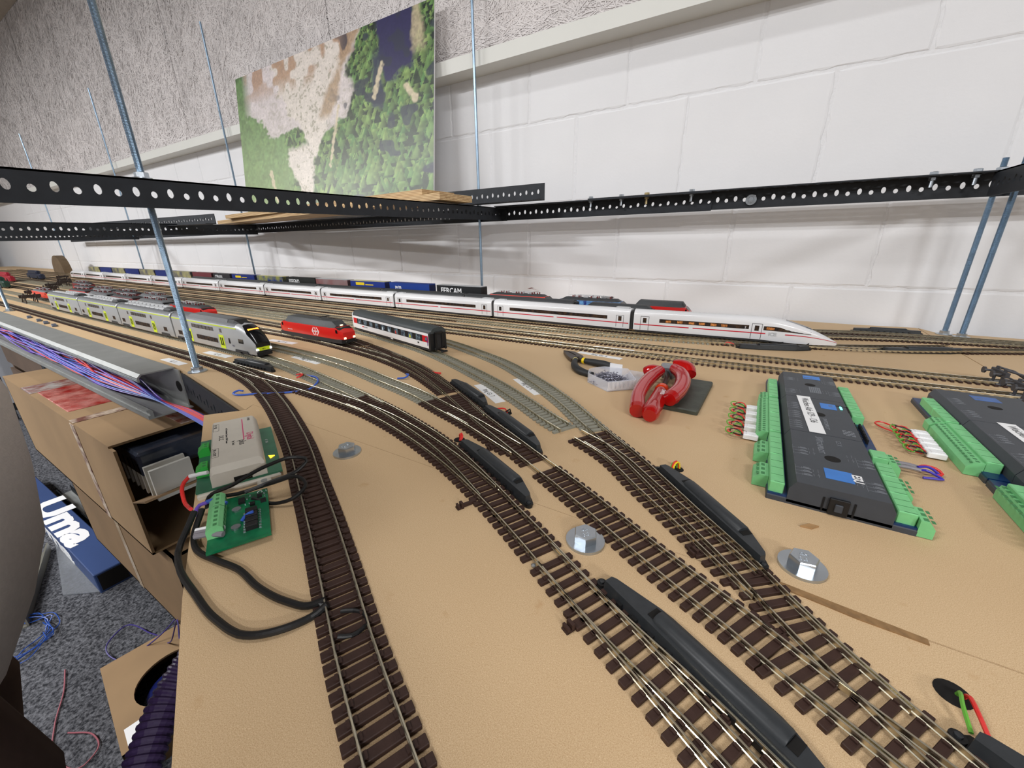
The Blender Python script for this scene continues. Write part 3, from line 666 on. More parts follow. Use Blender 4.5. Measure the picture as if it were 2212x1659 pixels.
# --- silver and lime double-deck train
BW_ = .0162
def deck_car(L, head):
    r = empty('train_car'); h = [(BW_*.96, .0085), (BW_, .0105), (BW_, .0470), (BW_*.95, .0515), (BW_*.80, .0558), (BW_*.45, .0585), (0, .0592)]
    if not head:
        secs = [sec(-L/2, h, .94), sec(-L/2+.002, h), sec(L/2-.002, h), sec(L/2, h, .94)]
        obj('body', MB().loft(secs), M_silver, r, smooth=True)
    else:
        secs = [sec(-L/2, h, .94), sec(-L/2+.002, h), sec(L/2-.055, h)]
        for t in (.15, .3, .45, .6, .72, .82, .9, .96, 1.0):
            x = L/2-.055+.055*t; w = 1-.22*t**2.2; k = 1-.60*t**2.2
            hh = [(a*w, .0085+(b-.0085)*k) for a, b in h]; secs.append(sec(x, hh))
        obj('body', MB().loft(secs), M_silver, r, smooth=True)
    xe = L/2-(.050 if head else .004)
    rf = [(BW_*.93, .0525), (BW_*.79, .0563), (BW_*.44, .0590), (0, .0597)]
    obj('roof', MB().loft([sec(-L/2+.003, rf), sec(xe, rf)], closed=False, cap=False), M_roofg, r, smooth=True)
    obj('lime_stripe', side(MB(), -L/2+.003, xe+.004, .0488, .0505, BW_*.985), M_lime, r)
    wins = [(-.085, -.078, 1), (-.062, .022, 1), (.045, .052, 1), (-.050, .030, 0), (-.128, -.112, 0)]
    if not head: wins.append((.100, .116, 0))
    for a, b, up in wins:
        z = (.0385, .0455) if up else (.0180, .0262)
        for s in (-1, 1):
            ww = obj('window', side(MB(), a, b, *z, BW_+.0001, (s,)), M_glassd, r)
            if b-a > .05 and s < 0:
                for k in range(1, 6): x = a+(b-a)*k/6; obj('mullion', side(MB(), x-.0006, x+.0006, *z, BW_+.0003, (s,)), M_under, ww)
    for x in (-.072, .052) if not head else (-.078, .046):
        for s in (-1, 1):
            d = obj('door', side(MB(), x-.0085, x+.0085, .0098, .0340, BW_+.00015, (s,)), M_lime, r)
            for q in (-.0032, .0032): obj('door_window', side(MB(), x+q-.0018, x+q+.0018, .0155, .0295, BW_+.0003, (s,)), M_blackg, d)
    for x in (-L*.40, L*.36):
        arch = MB()
        for s in (-1, 1): arch.prism([(x-.022, .0080), (x+.022, .0080), (x+.019, .0135), (x-.019, .0135)], -.0004, .0004, M=Matrix(((1, 0, 0, 0), (0, 0, -1, s*BW_), (0, 1, 0, 0), (0, 0, 0, 1))))
        obj('wheel_arch', arch, M_under, r); bogie(r, x, .0150)
    obj('underframe', MB().box(-L/2+.006, L/2-.012, -BW_*.9, BW_*.9, .0066, .0090), M_under, r)
    obj('gangway', MB().box(-L/2-.005, -L/2, -BW_*.86, BW_*.86, .010, .0560, ch=.002), M_blackg, r)
    # roof equipment
    if head:
        obj('roof_fairing', MB().loft([[(x, y, z) for y, z in ((-w, .0560), (-w*.8, zt), (w*.8, zt), (w, .0560))] for x, w, zt in ((-.08, .0120, .0585), (-.066, .0125, .0630), (.060, .0125, .0630), (.070, .0120, .0622))]), M_roofg, r)
        obj('roof_fairing', MB().loft([[(x, y, z) for y, z in ((-w, .0545), (-w*.75, zt), (w*.75, zt), (w, .0545))] for x, w, zt in ((.071, .0120, .0625), (.090, .0125, .0628), (.108, .010, .0570))]), M_black, r)
        nose = Matrix.Identity(4)
        def skinz(t, y):
            w_, k_ = 1-.22*t**2.2, 1-.60*t**2.2; ys = [q[0]*w_ for q in h[2:]][::-1]; zs = [.0085+(q[1]-.0085)*k_ for q in h[2:]][::-1]
            return float(np.interp(abs(y), ys, zs))
        mb = MB(); ts = np.linspace(.36, 1.0, 12); f_ = [-1, -.75, -.5, -.25, 0, .25, .5, .75, 1]; vs = []
        for t in ts:
            wy_ = .0150*(1-.22*t**2.2)*(.62+.38*min(1, (t-.36)/.3))
            vs += [(L/2-.055+.055*t+.0005, q*wy_, skinz(t, q*wy_)+.0006) for q in f_]
        vs += [(L/2+.0007, q*.0115, .0215) for q in f_]
        mb.add(vs, [(i*9+j, i*9+j+1, (i+1)*9+j+1, (i+1)*9+j) for i in range(12) for j in range(8)])
        obj('windscreen', mb, M_blackg, r, smooth=True)
        zt_ = skinz(.60, 0); obj('display', MB().loft([[(L/2-.055+.055*t, y, skinz(t, 0)+dz) for y, dz in ((-.0085, -.001), (.0085, -.001), (.0085, .0012), (-.0085, .0012))] for t in (.60, .635)]), mat('orange_display', (255, 140, 50), .5, emit=(255, 130, 40), estr=3), r)
        obj('lime_front', MB().loft([[(x, y, z) for y, z in ((-w, z0), (-w, z1), (w, z1), (w, z0))] for x, w, z0, z1 in ((L/2-.002, .0124, .0160, .0222), (L/2+.0022, .0085, .0160, .0212))]), M_lime, r)
        for s in (-1, 1): obj('headlight', MB().box(L/2-.0035, L/2+.0020, s*.0105-.0022, s*.0105+.0022, .0165, .0195, ch=.0005), mat('head_lamp', (255, 255, 255), .2, emit=(255, 250, 240), estr=1.2), r)
        obj('bumper', MB().box(L/2-.010, L/2+.0025, -.0125, .0125, .0072, .0150, ch=.002), M_black, r)
        obj('cab_window', side(MB(), L/2-.045, L/2-.030, .0255, .0330, BW_*.992), M_blackg, r)
        obj('window', side(MB(), L/2-.078, L/2-.073, .0215, .0310, BW_+.0002), M_blackg, r)
        text('lettering', 'BLS', .0045, frame_m((L/2-.068, -BW_-.0004, .0175), (1, 0, 0), (0, 0, 1)), mat('dark_blue_print', (40, 44, 90), .5), r)
        text('lettering', 'BLS', .0032, frame_m((L/2+.0026, -.0035, .0176), (0, 1, 0), (0, 0, 1)), M_black, r)
    else:
        mb = MB()
        for x in np.arange(-L*.42, L*.42, .024): mb.box(x, x+.020, -.006, .006, .0590, .0606, ch=.001)
        obj('roof_box', mb, M_icegrey, r)
        obj('roof_pod', MB().box(L*.36, L*.47, -.010, .010, .0575, .0640, ch=.003), M_roofd, r)
    return r
hd = deck_car(.297, True); hd.location = (-.995+.1485, .342, 0)
tag(hd, 'front car of the silver and lime double-deck train, with orange display', 'train car')
bm_ = deck_car(.285, False); bm_.location = (-1.002-.1425, .342, 0)
tag(bm_, 'silver and lime double-deck carriage behind the front car', 'train car', 'carriages of the double-deck train')
for k, x in enumerate((-1.436, -1.728)):
    c = copy_tree(bm_); c.location = (x, .342, 0)
    c['label'] = ['silver and lime double-deck carriage third in its train', 'rearmost silver and lime double-deck carriage'][k]
bm_['label'] = 'silver and lime double-deck carriage second in its train'

# --- generic electric locomotive
def loco(name, L, mside, mroof, label, loc, rz=0, equip=True, h=(.0155, .0350, .0470), nose=True, roofeq=M_maroon, lights=False, panto=True, sides=None):
    r = empty('locomotive', (*loc, 0), rz); tag(r, label, 'locomotive'); w = .0168; z0, z1, z2 = h
    hb = [(w*.97, z0), (w, z0+.002), (w, z1), (w*.97, z1+.0015), (w*.90, z1+.0015), (0, z1+.0020)]
    pts = []
    for s in (-1, 1):
        for t in ((1, .76, .62), (.93, .88, .80), (.82, 1, 1)): pts.append((s*L/2*t[0], t[1], t[2]))
    order = sorted(pts, key=lambda q: q[0]); secs = []
    for x, wy, kz in order: secs.append(sec(x, [(a*wy, z0+(b-z0)*kz) for a, b in hb]))
    obj('body', MB().loft(secs), mside, r, smooth=True)
    hr = [(w*.985, z1+.001), (w*.88, z1+(z2-z1)*.55), (w*.66, z2), (0, z2+.0006)]
    obj('roof', MB().loft([sec(-L/2*.80, [(a*.9, z1+(b-z1)*.35) for a, b in hr]), sec(-L/2*.70, hr), sec(L/2*.70, hr), sec(L/2*.80, [(a*.9, z1+(b-z1)*.35) for a, b in hr])]), mroof, r, smooth=True)
    for s in (-1, 1):
        xa, xb = s*L/2*.955, s*L/2*.825
        obj('windscreen', MB().loft([[(x, y, z) for y, z in ((-wy, zz-.0002), (wy, zz-.0002), (wy, zz+.0003), (-wy, zz+.0003))] for x, wy, zz in ((xa+s*.0006, w*.80, z0+(z1-z0)*.76), (xb+s*.0012, w*.86, z1+.0016))]), M_blackg, r)
        obj('cab_window', side(MB(), min(s*L/2*.80, s*L/2*.885), max(s*L/2*.80, s*L/2*.885), z0+(z1-z0)*.60, z0+(z1-z0)*.92, w*.972), M_blackg, r)
        for q in (-1, 1):
            obj('buffer', MB().tube([(s*L/2*.99, q*.0095, .0118), (s*(L/2+.0045), q*.0095, .0118)], .0011, 8).tube([(s*(L/2+.0045), q*.0095, .0118), (s*(L/2+.0055), q*.0095, .0118)], .0026, 10), M_black, r)
    obj('underframe', MB().box(-L/2*.97, L/2*.97, -w*.96, w*.96, .0082, z0+.0004, ch=.001).box(-L*.12, L*.12, -w*.98, w*.98, .0062, .0084), M_under, r)
    for s in (-1, 1): bogie(r, s*L*.30, .0145)
    if lights:
        for q in (-1, 1): obj('headlight', MB().box(L/2*.985, L/2*1.012, q*.0098-.0022, q*.0098+.0022, z0+.0012, z0+.0045, ch=.0005), M_lamp, r)
        obj('top_light', MB().box(L/2*.80, L/2*.83, -.0022, .0022, z1+.0040, z1+.0056), M_lamp, r)
    if equip:
        mb = MB()
        for k in range(int(L/.016)-3):
            x = -L/2*.66+.016*k
            for y in (-.006, .006):
                if (k+int(y*1000)) % 3: mb.cyl(x, y, z2, z2+.0052, .0016, 8)
        obj('insulator', mb, roofeq, r)
        g = MB().tube([(-L*.30, -.006, z2+.0055), (L*.22, -.006, z2+.0055)], .0006, 6).tube([(-L*.2, .006, z2+.0055), (L*.30, .006, z2+.0055)], .0006, 6)
        for k in range(4): g.box(-L*.22+L*.12*k, -L*.22+L*.12*k+.012, -.004, .004, z2, z2+.003, ch=.0005)
        obj('roof_conductor', g, M_icegrey, r)
    if panto:
        x = L*.22; z = z2+.002; hh = .013 if panto == 2 else .003
        p = MB()
        for q in (-.006, .006): p.tube([(x-.012, q, z), (x+.016, q*.5, z+hh*.5), (x-.008, q*.8, z+hh)], .0004, 5)
        p.tube([(x-.008, -.011, z+hh), (x-.008, .011, z+hh)], .0006, 6).tube([(x-.012, -.011, z+hh+.0002), (x-.012, .011, z+hh+.0002)], .0006, 6)
        obj('pantograph', p, M_maroon if panto == 2 else M_under, r)
    return r
lk = loco('l', .205, M_red, M_roofd, 'red locomotive with white double-arrow emblem and lit headlights', (-.7425, .4695), math.radians(-.6), equip=False, lights=True, panto=True)
# emblem: two arrows and a cross, built from white bars on the near side
em = MB(); yy = -.0171; cx, cz, s = .024, .0252, .0082
def bar(mb, x0, z0, x1, z1, wd):
    d = Vector((x1-x0, z1-z0)); n = Vector((-d.y, d.x)).normalized()*wd/2
    mb.add([(x0+n.x, yy, z0+n.y), (x1+n.x, yy, z1+n.y), (x1-n.x, yy, z1-n.y), (x0-n.x, yy, z0-n.y),
            (x0+n.x, yy+.0003, z0+n.y), (x1+n.x, yy+.0003, z1+n.y), (x1-n.x, yy+.0003, z1-n.y), (x0-n.x, yy+.0003, z0-n.y)], [(0, 1, 2, 3), (7, 6, 5, 4), (0, 4, 5, 1), (1, 5, 6, 2), (2, 6, 7, 3), (3, 7, 4, 0)])
bar(em, cx-s*1.05, cz, cx+s*1.05, cz, .0022); bar(em, cx, cz-s*.92, cx, cz+s*.92, .0022)
for q in (-1, 1):
    bar(em, cx+q*s*1.3, cz, cx+q*s*.55, cz+s*.92, .0020); bar(em, cx+q*s*1.3, cz, cx+q*s*.55, cz-s*.92, .0020)
    bar(em, cx+q*s*1.0, cz, cx+q*s*.50, cz, .003)
obj('emblem', em, mat('pale_pink_white', (236, 214, 214), .4), lk)
text('lettering', 'SBB CFF FFS', .0030, frame_m((-.070, -.0171, .0205), (1, 0, 0), (0, 0, 1)), M_wht, lk)

# --- white and red coach
def coach(loc, rz):
    L = .297; w = .0164; r = empty('passenger_coach', (*loc, 0), rz); tag(r, 'white coach with red door panels and black window band on grey sleepers', 'coach')
    h = [(w*.97, .0118), (w, .0138), (w, .0378)]+[(w*math.cos(a)**.7, .0378+.0095*math.sin(a)) for a in (.3, .6, .9, 1.2)]+[(0, .0473)]
    obj('body', MB().loft([sec(-L/2, h), sec(L/2-.006, h)]), M_wht, r, smooth=True)
    rh = [(w*1.01, .0382)]+[(w*1.01*math.cos(a)**.7, .0382+.0098*math.sin(a)) for a in (.3, .6, .9, 1.2)]+[(0, .0480)]
    obj('roof', MB().loft([sec(-L/2-.001, rh, .9), sec(-L/2+.004, rh), sec(L/2-.004, rh), sec(L/2+.001, rh, .93)], cap=True), mat('slate_roof', (58, 64, 66), .5), r, smooth=True)
    obj('window_band', side(MB(), -L/2+.022, L/2-.024, .0222, .0335, w+.0001), M_black, r)
    for k in range(10):
        x = -L/2+.025+k*.0250
        for s in (-1, 1): obj('window', side(MB(), x+.003, x+.0165, .0232, .0325, w+.0003, (s,)), M_winint, r)
        if k in (4, 5, 6, 8): obj('passenger_figure', MB().loft([[(x+.006+a, -w-.0004, z) for a, z in ((0, .0234), (.005, .0234), (.004, .0275), (.003, .0290), (.0015, .0290), (.0008, .0270))], [(x+.006+a, -w-.0007, z) for a, z in ((0, .0234), (.005, .0234), (.004, .0275), (.003, .0290), (.0015, .0290), (.0008, .0270))]]),
            mat(*[('white_print', (210, 226, 236)), ('white_print', (210, 226, 236)), ('red_print', (200, 70, 60)), None, ('yellow_print', (216, 220, 60))][k-4]), r)
    for s in (-1, 1):
        a, b = (-L/2+.006, -L/2+.021) if s < 0 else (L/2-.024, L/2-.007)
        for q in (-1, 1): obj('door_panel', side(MB(), a, b, .0222, .0335, w+.0001, (q,)), M_redp, r)
    obj('door_window', side(MB(), L/2-.015, L/2-.010, .0245, .0310, w+.0004), M_winint, r)
    obj('violet_strip', side(MB(), L/2-.0093, L/2-.0080, .0165, .0330, w+.0003, (-1,)), mat('violet_print', (90, 20, 130)), r)
    obj('vent', side(MB(), L/2-.040, L/2-.036, .0170, .0195, w+.0003, (-1,)), M_black, r)
    obj('emblem', side(MB(), -L/2+.045, -L/2+.050, .0172, .0200, w+.0003, (-1,)), M_redp, r)
    text('lettering', 'SBB CFF FFS', .0030, frame_m((-L/2+.052, -w-.0005, .0175), (1, 0, 0), (0, 0, 1)), M_ink, r)
    # end wall with gangway
    eh = [(w*.98, .0110), (w, .0135), (w, .0378)]+[(w*math.cos(a)**.7, .0378+.0085*math.sin(a)) for a in (.3, .6, .9, 1.2)]+[(0, .0463)]
    obj('end_wall', MB().loft([sec(L/2-.006, eh), sec(L/2, eh)]), M_black, r)
    g = obj('gangway', MB().box(L/2, L/2+.0035, -.0085, -.0050, .0120, .0400, ch=.001).box(L/2, L/2+.0035, .0050, .0085, .0120, .0400, ch=.001).box(L/2, L/2+.0035, -.0085, .0085, .0370, .0410, ch=.001), M_blkw, r)
    obj('gangway_door', MB().box(L/2, L/2+.0012, -.0048, .0048, .0120, .0370), M_under, g)
    obj('underframe', MB().box(-L/2+.004, L/2-.004, -w*.94, w*.94, .0080, .0122).box(-.05, .05, -w*.9, w*.9, .0060, .0082), M_under, r)
    obj('sign', side(MB(), .012, .020, .0095, .0112, w*.97, (-1,)), M_wht, r)
    for s in (-1, 1): bogie(r, s*L*.37, .0140)
    obj('coupler', MB().box(L/2, L/2+.016, -.0022, .0022, .0075, .0092).box(L/2+.012, L/2+.018, -.006, .006, .0072, .0095, ch=.001), M_black, r)
    for q in (-1, 1): obj('buffer', MB().tube([(L/2, q*.0095, .0122), (L/2+.006, q*.0095, .0122)], .0011, 8).tube([(L/2+.006, q*.0095, .0122), (L/2+.007, q*.0095, .0122)], .0028, 10), M_black, r)
    return r
coach((-.6005, .5430), math.atan2(-.068, .28))

# --- row of black-roofed white coaches behind the long train
def roofcoach():
    L = .318; w = .0164; r = empty('passenger_coach'); h = prof(w, .0118, .0425, .0505)
    obj('body', MB().loft([sec(-L/2, h), sec(L/2, h)]), M_wht, r, smooth=True)
    rh = [(w*1.01, .0440), (w*.95, .0478), (w*.7, .0505), (w*.35, .0520), (0, .0524)]
    obj('roof', MB().loft([sec(-L/2, rh), sec(L/2, rh)]), M_roofd, r, smooth=True)
    obj('window_band', side(MB(), -L*.36, L*.30, .0310, .0405, w+.0001), M_glassd, r)
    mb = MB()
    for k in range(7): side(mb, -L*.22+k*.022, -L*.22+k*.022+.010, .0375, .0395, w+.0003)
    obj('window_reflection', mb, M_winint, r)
    for s in (-1, 1): obj('door_window', side(MB(), s*L*.47-.003, s*L*.47+.003, .0290, .0395, w+.0002), M_blackg, r)
    obj('underframe', MB().box(-L/2+.004, L/2-.004, -w*.94, w*.94, .0075, .0122), M_under, r)
    for s in (-1, 1): bogie(r, s*L*.37, .0140)
    obj('gangway', MB().box(L/2, L/2+.007, -.011, .011, .012, .0490, ch=.002), M_black, r)
    return r
rc = roofcoach(); rc.location = (-.5265, .898, 0); tag(rc, 'white coach with dark roof behind the long white train', 'coach', 'dark-roofed coaches behind the white train')
rc['label'] = 'dark-roofed white coach behind the long white train, rightmost of its row'
for k in range(1, 6): c = copy_tree(rc); c.location = (-.5265-.3265*k, .898, 0); c['label'] = ['', 'second', 'third', 'fourth', 'fifth', 'sixth'][k]+' dark-roofed white coach from the right, behind the long white train'
loco('a', .178, M_roofd, M_roofd, 'dark grey roofed locomotive right of the dark-roofed coaches', (-.262, .8995), 0.01, equip=False, h=(.0155, .0400, .0500), panto=False)
loco('b', .206, mat('vermilion_lacquer', (226, 60, 40), .35), M_roofd, 'grey and vermilion locomotive with raised pantograph near the wall', (-.556, .957), 0, h=(.0155, .0470, .0530), panto=2)
loco('c', .186, mat('navy_lacquer', (30, 44, 120), .35, noise=.5, nscale=90, col2=(120, 180, 230)), M_roofd, 'blue locomotive with maroon roof insulators near the wall', (-.350, .958), 0.01, h=(.0155, .0450, .0520))
loco('d', .132, M_red, M_roofd, 'red cab locomotive with dark roof at the right end near the wall', (-.184, .962), 0.03, equip=False, h=(.0155, .0420, .0540), panto=False)
# container wagons on the track nearest the wall
def M_box(n, c, c2=None, ns=14): return mat('container_'+n, c, .4, noise=.5 if c2 else .05, nscale=ns, col2=c2)
def wagon(x0, x1, m, label, word=None, wm=None, top=None, patch=None):
    L = x1-x0; r = empty('container_wagon', ((x0+x1)/2, .957, 0)); tag(r, label, 'wagon'); w = .0150
    obj('flat_deck', MB().box(-L/2-.004, L/2+.004, -.0145, .0145, .0120, .0165, ch=.001), M_under, r)
    for s in (-1, 1): bogie(r, s*L*.36, .0135)
    b = obj('container', MB().box(-L/2, L/2, -w, w, .0166, .0655, ch=.0008), m, r)
    obj('container_roof', MB().box(-L/2, L/2, -w, w, .0655, .0662), top or m, b)
    ribs = MB()
    for k in range(9): ribs.box(L/2, L/2+.0006, -w+.0015+k*.0033, -w+.0030+k*.0033, .019, .063)
    obj('door_ribs', ribs, M_under, b)
    if patch: obj('patch', MB().box(-L*.33, -L*.08, -w-.0003, -w, .0520, .0610).box(-L*.05, L*.18, -w-.0003, -w, .0525, .0555), patch, b)
    if word: text('lettering', word, (.0230 if 'tra' not in word else .0150), frame_m((-L*.40, -w-.0004, .0430 if 'tra' not in word else .0485), (1, 0, 0), (0, 0, 1)), wm or M_wht, b, bold=.0005, sx=.93 if len(word) < 7 else .75)
    return r
M_creamt = mat('cream_roof', (206, 200, 160), .5)
wagon(-.838, -.672, M_box('black', (26, 28, 30)), 'black container wagon lettered FERCAM in white', 'FERCAM', top=M_icegrey)
wagon(-1.042, -.868, M_box('royal', (20, 58, 140)), 'royal blue container wagon with small white letters', '   pe tra')
wagon(-1.238, -1.064, M_box('navy', (26, 50, 130)), 'navy container wagon with yellow block and cream roof', top=M_creamt, patch=M_yel)
wagon(-1.437, -1.254, M_box('wine', (122, 58, 56), (150, 148, 148), 6), 'wine-red and grey container wagon', top=M_icegrey)
wagon(-1.632, -1.443, M_box('blackb', (30, 32, 30)), 'black container wagon with white and lime letters', 'ISSEGNO', top=M_black)
wagon(-1.850, -1.658, M_box('navyb', (24, 44, 112), (150, 150, 60), 30), 'navy container wagon with cream roof, left of the black lettered one', top=M_creamt)
wagon(-2.060, -1.872, M_box('navyc', (24, 44, 118)), 'plain navy container wagon with yellow dashes', patch=M_yel)
wagon(-2.235, -2.080, M_box('dkgrey', (48, 46, 50)), 'dark grey container wagon with small white word', 'CERAN')
wagon(-2.450, -2.255, M_box('wineb', (112, 50, 56)), 'wine-red container wagon far left of the black lettered one')
for k in range(7):
    x1 = -2.475-k*.222
    wagon(x1-.205, x1, M_box('navyd' if k % 2 else 'navye', (26, 46, 116) if k % 2 else (36, 44, 92), (200, 192, 120) if k % 2 == 0 else None, 12),
          ['far navy container wagon with yellow flecks just left of the wine-red one', 'second far navy container wagon, plain sides', 'third far navy container wagon, with yellow flecks', 'fourth far navy container wagon, plain sides', 'fifth far navy container wagon, with yellow flecks', 'sixth far navy container wagon, plain sides', 'leftmost navy container wagon of the wall track'][k])
# trains parked between the double-deck train and the middle sidings
for k, (x, y, m, lb) in enumerate([(-1.275, .469, M_red, 'red-fronted locomotive parked behind the double-deck train front'), (-1.500, .469, M_roofg, 'grey locomotive second in the row behind the double-deck train'),
        (-1.72, .469, M_maroon, 'maroon locomotive third in the row behind the double-deck train'), (-1.94, .469, M_roofg, 'grey locomotive fourth in the row behind the double-deck train'), (-2.16, .469, M_red, 'red locomotive fifth in the row behind the double-deck train'),
        (-1.66, .5218, M_roofg, 'grey locomotive one track further back, with maroon roof gear'), (-1.89, .5218, M_maroon, 'maroon locomotive one track further back, second in line'), (-2.12, .5218, M_roofg, 'grey locomotive one track further back, third in line'),
        (-2.35, .5218, M_red, 'red locomotive one track further back, last in line'), (-2.27, .392, mat('orange_red_lacquer', (214, 70, 52), .4), 'orange-red locomotive behind the tail of the double-deck train'), (-2.62, .578, M_maroon, 'maroon locomotive standing alone on the far left middle siding')]):
    loco('p', .208, m, M_roofg if k % 2 else M_roofd, lb, (x, y), 0, h=(.0155, .034, .0405))
def grey_unit(x, label):
    L = .26; w = .016; r = empty('train_car', (x, .392, 0)); tag(r, label, 'train car'); h = prof(w, .0105, .0400, .0470)
    obj('body', MB().loft([sec(-L/2, h), sec(L/2, h)]), M_silver, r, smooth=True)
    rh = [(w*.97, .0415), (w*.8, .0455), (w*.4, .0475), (0, .0480)]; obj('roof', MB().loft([sec(-L/2, rh), sec(L/2, rh)]), M_roofg, r, smooth=True)
    mb = MB()
    for k in range(10): mb.box(-L*.45+k*.024, -L*.45+k*.024+.018, -.007, .007, .0475, .0505, ch=.001)
    obj('roof_box', mb, M_icegrey, r); obj('window_band', side(MB(), -L*.4, L*.4, .026, .034, w+.0001), M_glassd, r)
    obj('underframe', MB().box(-L/2+.004, L/2-.004, -w*.94, w*.94, .0075, .0108), M_under, r)
    for s in (-1, 1): bogie(r, s*L*.36, .0140)
for k, x in enumerate((-1.30, -1.57, -1.84)): grey_unit(x, ['grey railcar hidden behind the second double-deck carriage', 'grey railcar hidden behind the third double-deck carriage', 'grey railcar hidden behind the rearmost double-deck carriage'][k])
# ------------------------------------------------------------------ slotted steel angles, rods, bolts
def perf(mb, L, h, holes, t=.0022, n=12):
    """flat strip in local xz (x 0..L, z 0..h, thickness along +y) with real holes; holes = (cx, cz, rx, rz)"""
    holes = sorted(holes); xs = [0.0]
    for a, b in zip(holes[:-1], holes[1:]): xs.append((a[0]+b[0])/2)
    xs.append(L)
    for (cx, cz, rx, rz), x0, x1 in zip(holes, xs[:-1], xs[1:]):
        P = []; R = []
        for k in range(n):
            a = 2*PI*(k+.5)/n; c, s_ = math.cos(a), math.sin(a)
            P.append((cx+rx*c, cz+rz*s_))
            kx = ((x1-cx) if c > 0 else (cx-x0))/max(abs(c), 1e-9); kz = ((h-cz) if s_ > 0 else cz)/max(abs(s_), 1e-9)
            q = min(kx, kz); R.append((cx+q*c, cz+q*s_))
        def corner(i):
            a, b = R[i], R[(i+1) % n]
            for X in (x0, x1):
                for Z in (0, h):
                    on_x = abs(a[0]-X) < 1e-7 or abs(b[0]-X) < 1e-7; on_z = abs(a[1]-Z) < 1e-7 or abs(b[1]-Z) < 1e-7
                    if on_x and on_z and (abs(a[0]-b[0]) > 1e-7 and abs(a[1]-b[1]) > 1e-7): return (X, Z)
            return None
        vs = []
        for y in (0, t): vs += [(x, y, z) for x, z in P]+[(x, y, z) for x, z in R]
        fs = []
        ex = []
        for i in range(n):
            j = (i+1) % n; c = corner(i)
            if c:
                ci = len(vs)+len(ex); ex += [(c[0], 0, c[1]), (c[0], t, c[1])]
                fs += [(i, j, n+j, ci, n+i), (2*n+j, 2*n+i, 3*n+i, ci+1, 3*n+j), (n+i, ci, ci+1, 3*n+i), (ci, n+j, 3*n+j, ci+1)]
            else:
                fs += [(i, j, n+j, n+i), (2*n+j, 2*n+i, 3*n+i, 3*n+j), (n+i, n+j, 3*n+j, 3*n+i)]
            fs.append((j, i, 2*n+i, 2*n+j))
        mb.add(vs+ex, fs)
    return mb
def holes_for(L, h, x0=.012, pitch=.0195, low=.46, r=.0036, slot=.0056):
    out = []; k = 0; x = x0
    while x < L-.006:
        out.append((x, h*(low+.07) if k % 2 == 0 else h*low, r, slot if k % 2 == 0 else r*1.12)); x += pitch; k += 1
    return out
def angle(name, label, p, q, h=.035, flange=.035, top=True, fdir=1, hk=None, ztilt=True):
    """p, q: lower front corners of the vertical leg (3-D); the horizontal leg goes to local +y*fdir at the top or the bottom"""
    p, q = Vector(p), Vector(q); d = q-p; L = d.length; X = d.normalized(); Y = Vector((-X.y, X.x, 0)).normalized(); Z = X.cross(Y)
    M = Matrix(((X.x, Y.x, Z.x, p.x), (X.y, Y.y, Z.y, p.y), (X.z, Y.z, Z.z, p.z), (0, 0, 0, 1)))
    r = empty(name, M=M); tag(r, label, 'steel angle')
    hk = hk or {}
    obj('upright_leg', perf(MB(), L, h, holes_for(L, h, **hk)), M_angle, r)
    # horizontal leg, also slotted: rotate the strip flat
    z = h-.0022 if top else 0
    Mf = Matrix(((1, 0, 0, 0), (0, 0, fdir, 0), (0, 1, 0, z), (0, 0, 0, 1)))
    hk2 = dict(hk); hk2['low'] = .5
    mb = MB(); tmp = perf(MB(), L, flange, holes_for(L, flange, **hk2)); mb.add(tmp.v, tmp.f, 0, Mf)
    obj('flat_leg', mb, M_angle, r); return r, M
SLH = dict(pitch=.0182, r=.0037, slot=.0058)
# foreground cross rail over the near rod
angle('slotted_angle', 'nearest dark slotted steel angle, crossing above the trains with white light in its holes', (-.6985, .075, .2262), (-.6985, 1.105, .2480), h=.0352, top=True, fdir=1, hk=SLH)
# second cross rail at the next rods
angle('slotted_angle', 'dark slotted steel cross angle further left at the next rods', (-2.045, .18, .2195), (-2.045, 1.09, .236), h=.042, top=True, fdir=1, hk=SLH)
angle('slotted_angle', 'dark slotted steel cross angle at the far left end', (-3.45, .18, .2195), (-3.45, 1.09, .236), h=.042, top=True, fdir=1, hk=SLH)
# rails parallel to the wall
angle('slotted_angle', 'long dark slotted steel angle along the wall left of the junction', (-4.9, 1.100, .238), (-.680, 1.100, .2465), h=.036, top=True, fdir=-1, hk=SLH)
angle('slotted_angle', 'dark slotted steel angle along the white block wall, left half', (-.705, 1.104, .2475), (-.1228, 1.104, .2480), h=.0385, top=True, fdir=-1, hk=SLH)
angle('slotted_angle', 'dark slotted steel angle along the white block wall, right half up to the posts', (-.415, 1.1065, .2500), (.46, 1.1065, .2500), h=.0390, top=True, fdir=-1, hk=SLH)
angle('slotted_angle', 'dark slotted steel angle crossing at the two corner posts on the right', (.3170, 1.085, .2490), (.3170, .35, .2420), h=.0390, top=True, fdir=1, hk=SLH)
# loose pieces lying on top
angle('slotted_angle', 'short loose slotted angle standing on the wall rail beside the plywood', (-.99, 1.035, .2885), (-.5225, 1.035, .2885), h=.042, top=False, fdir=-1, hk=SLH)
angle('slotted_angle', 'loose slotted angle lying on the left cross rail beside the plywood end', (-2.80, .705, .262), (-1.787, .805, .264), h=.036, top=False, fdir=-1, hk=SLH)

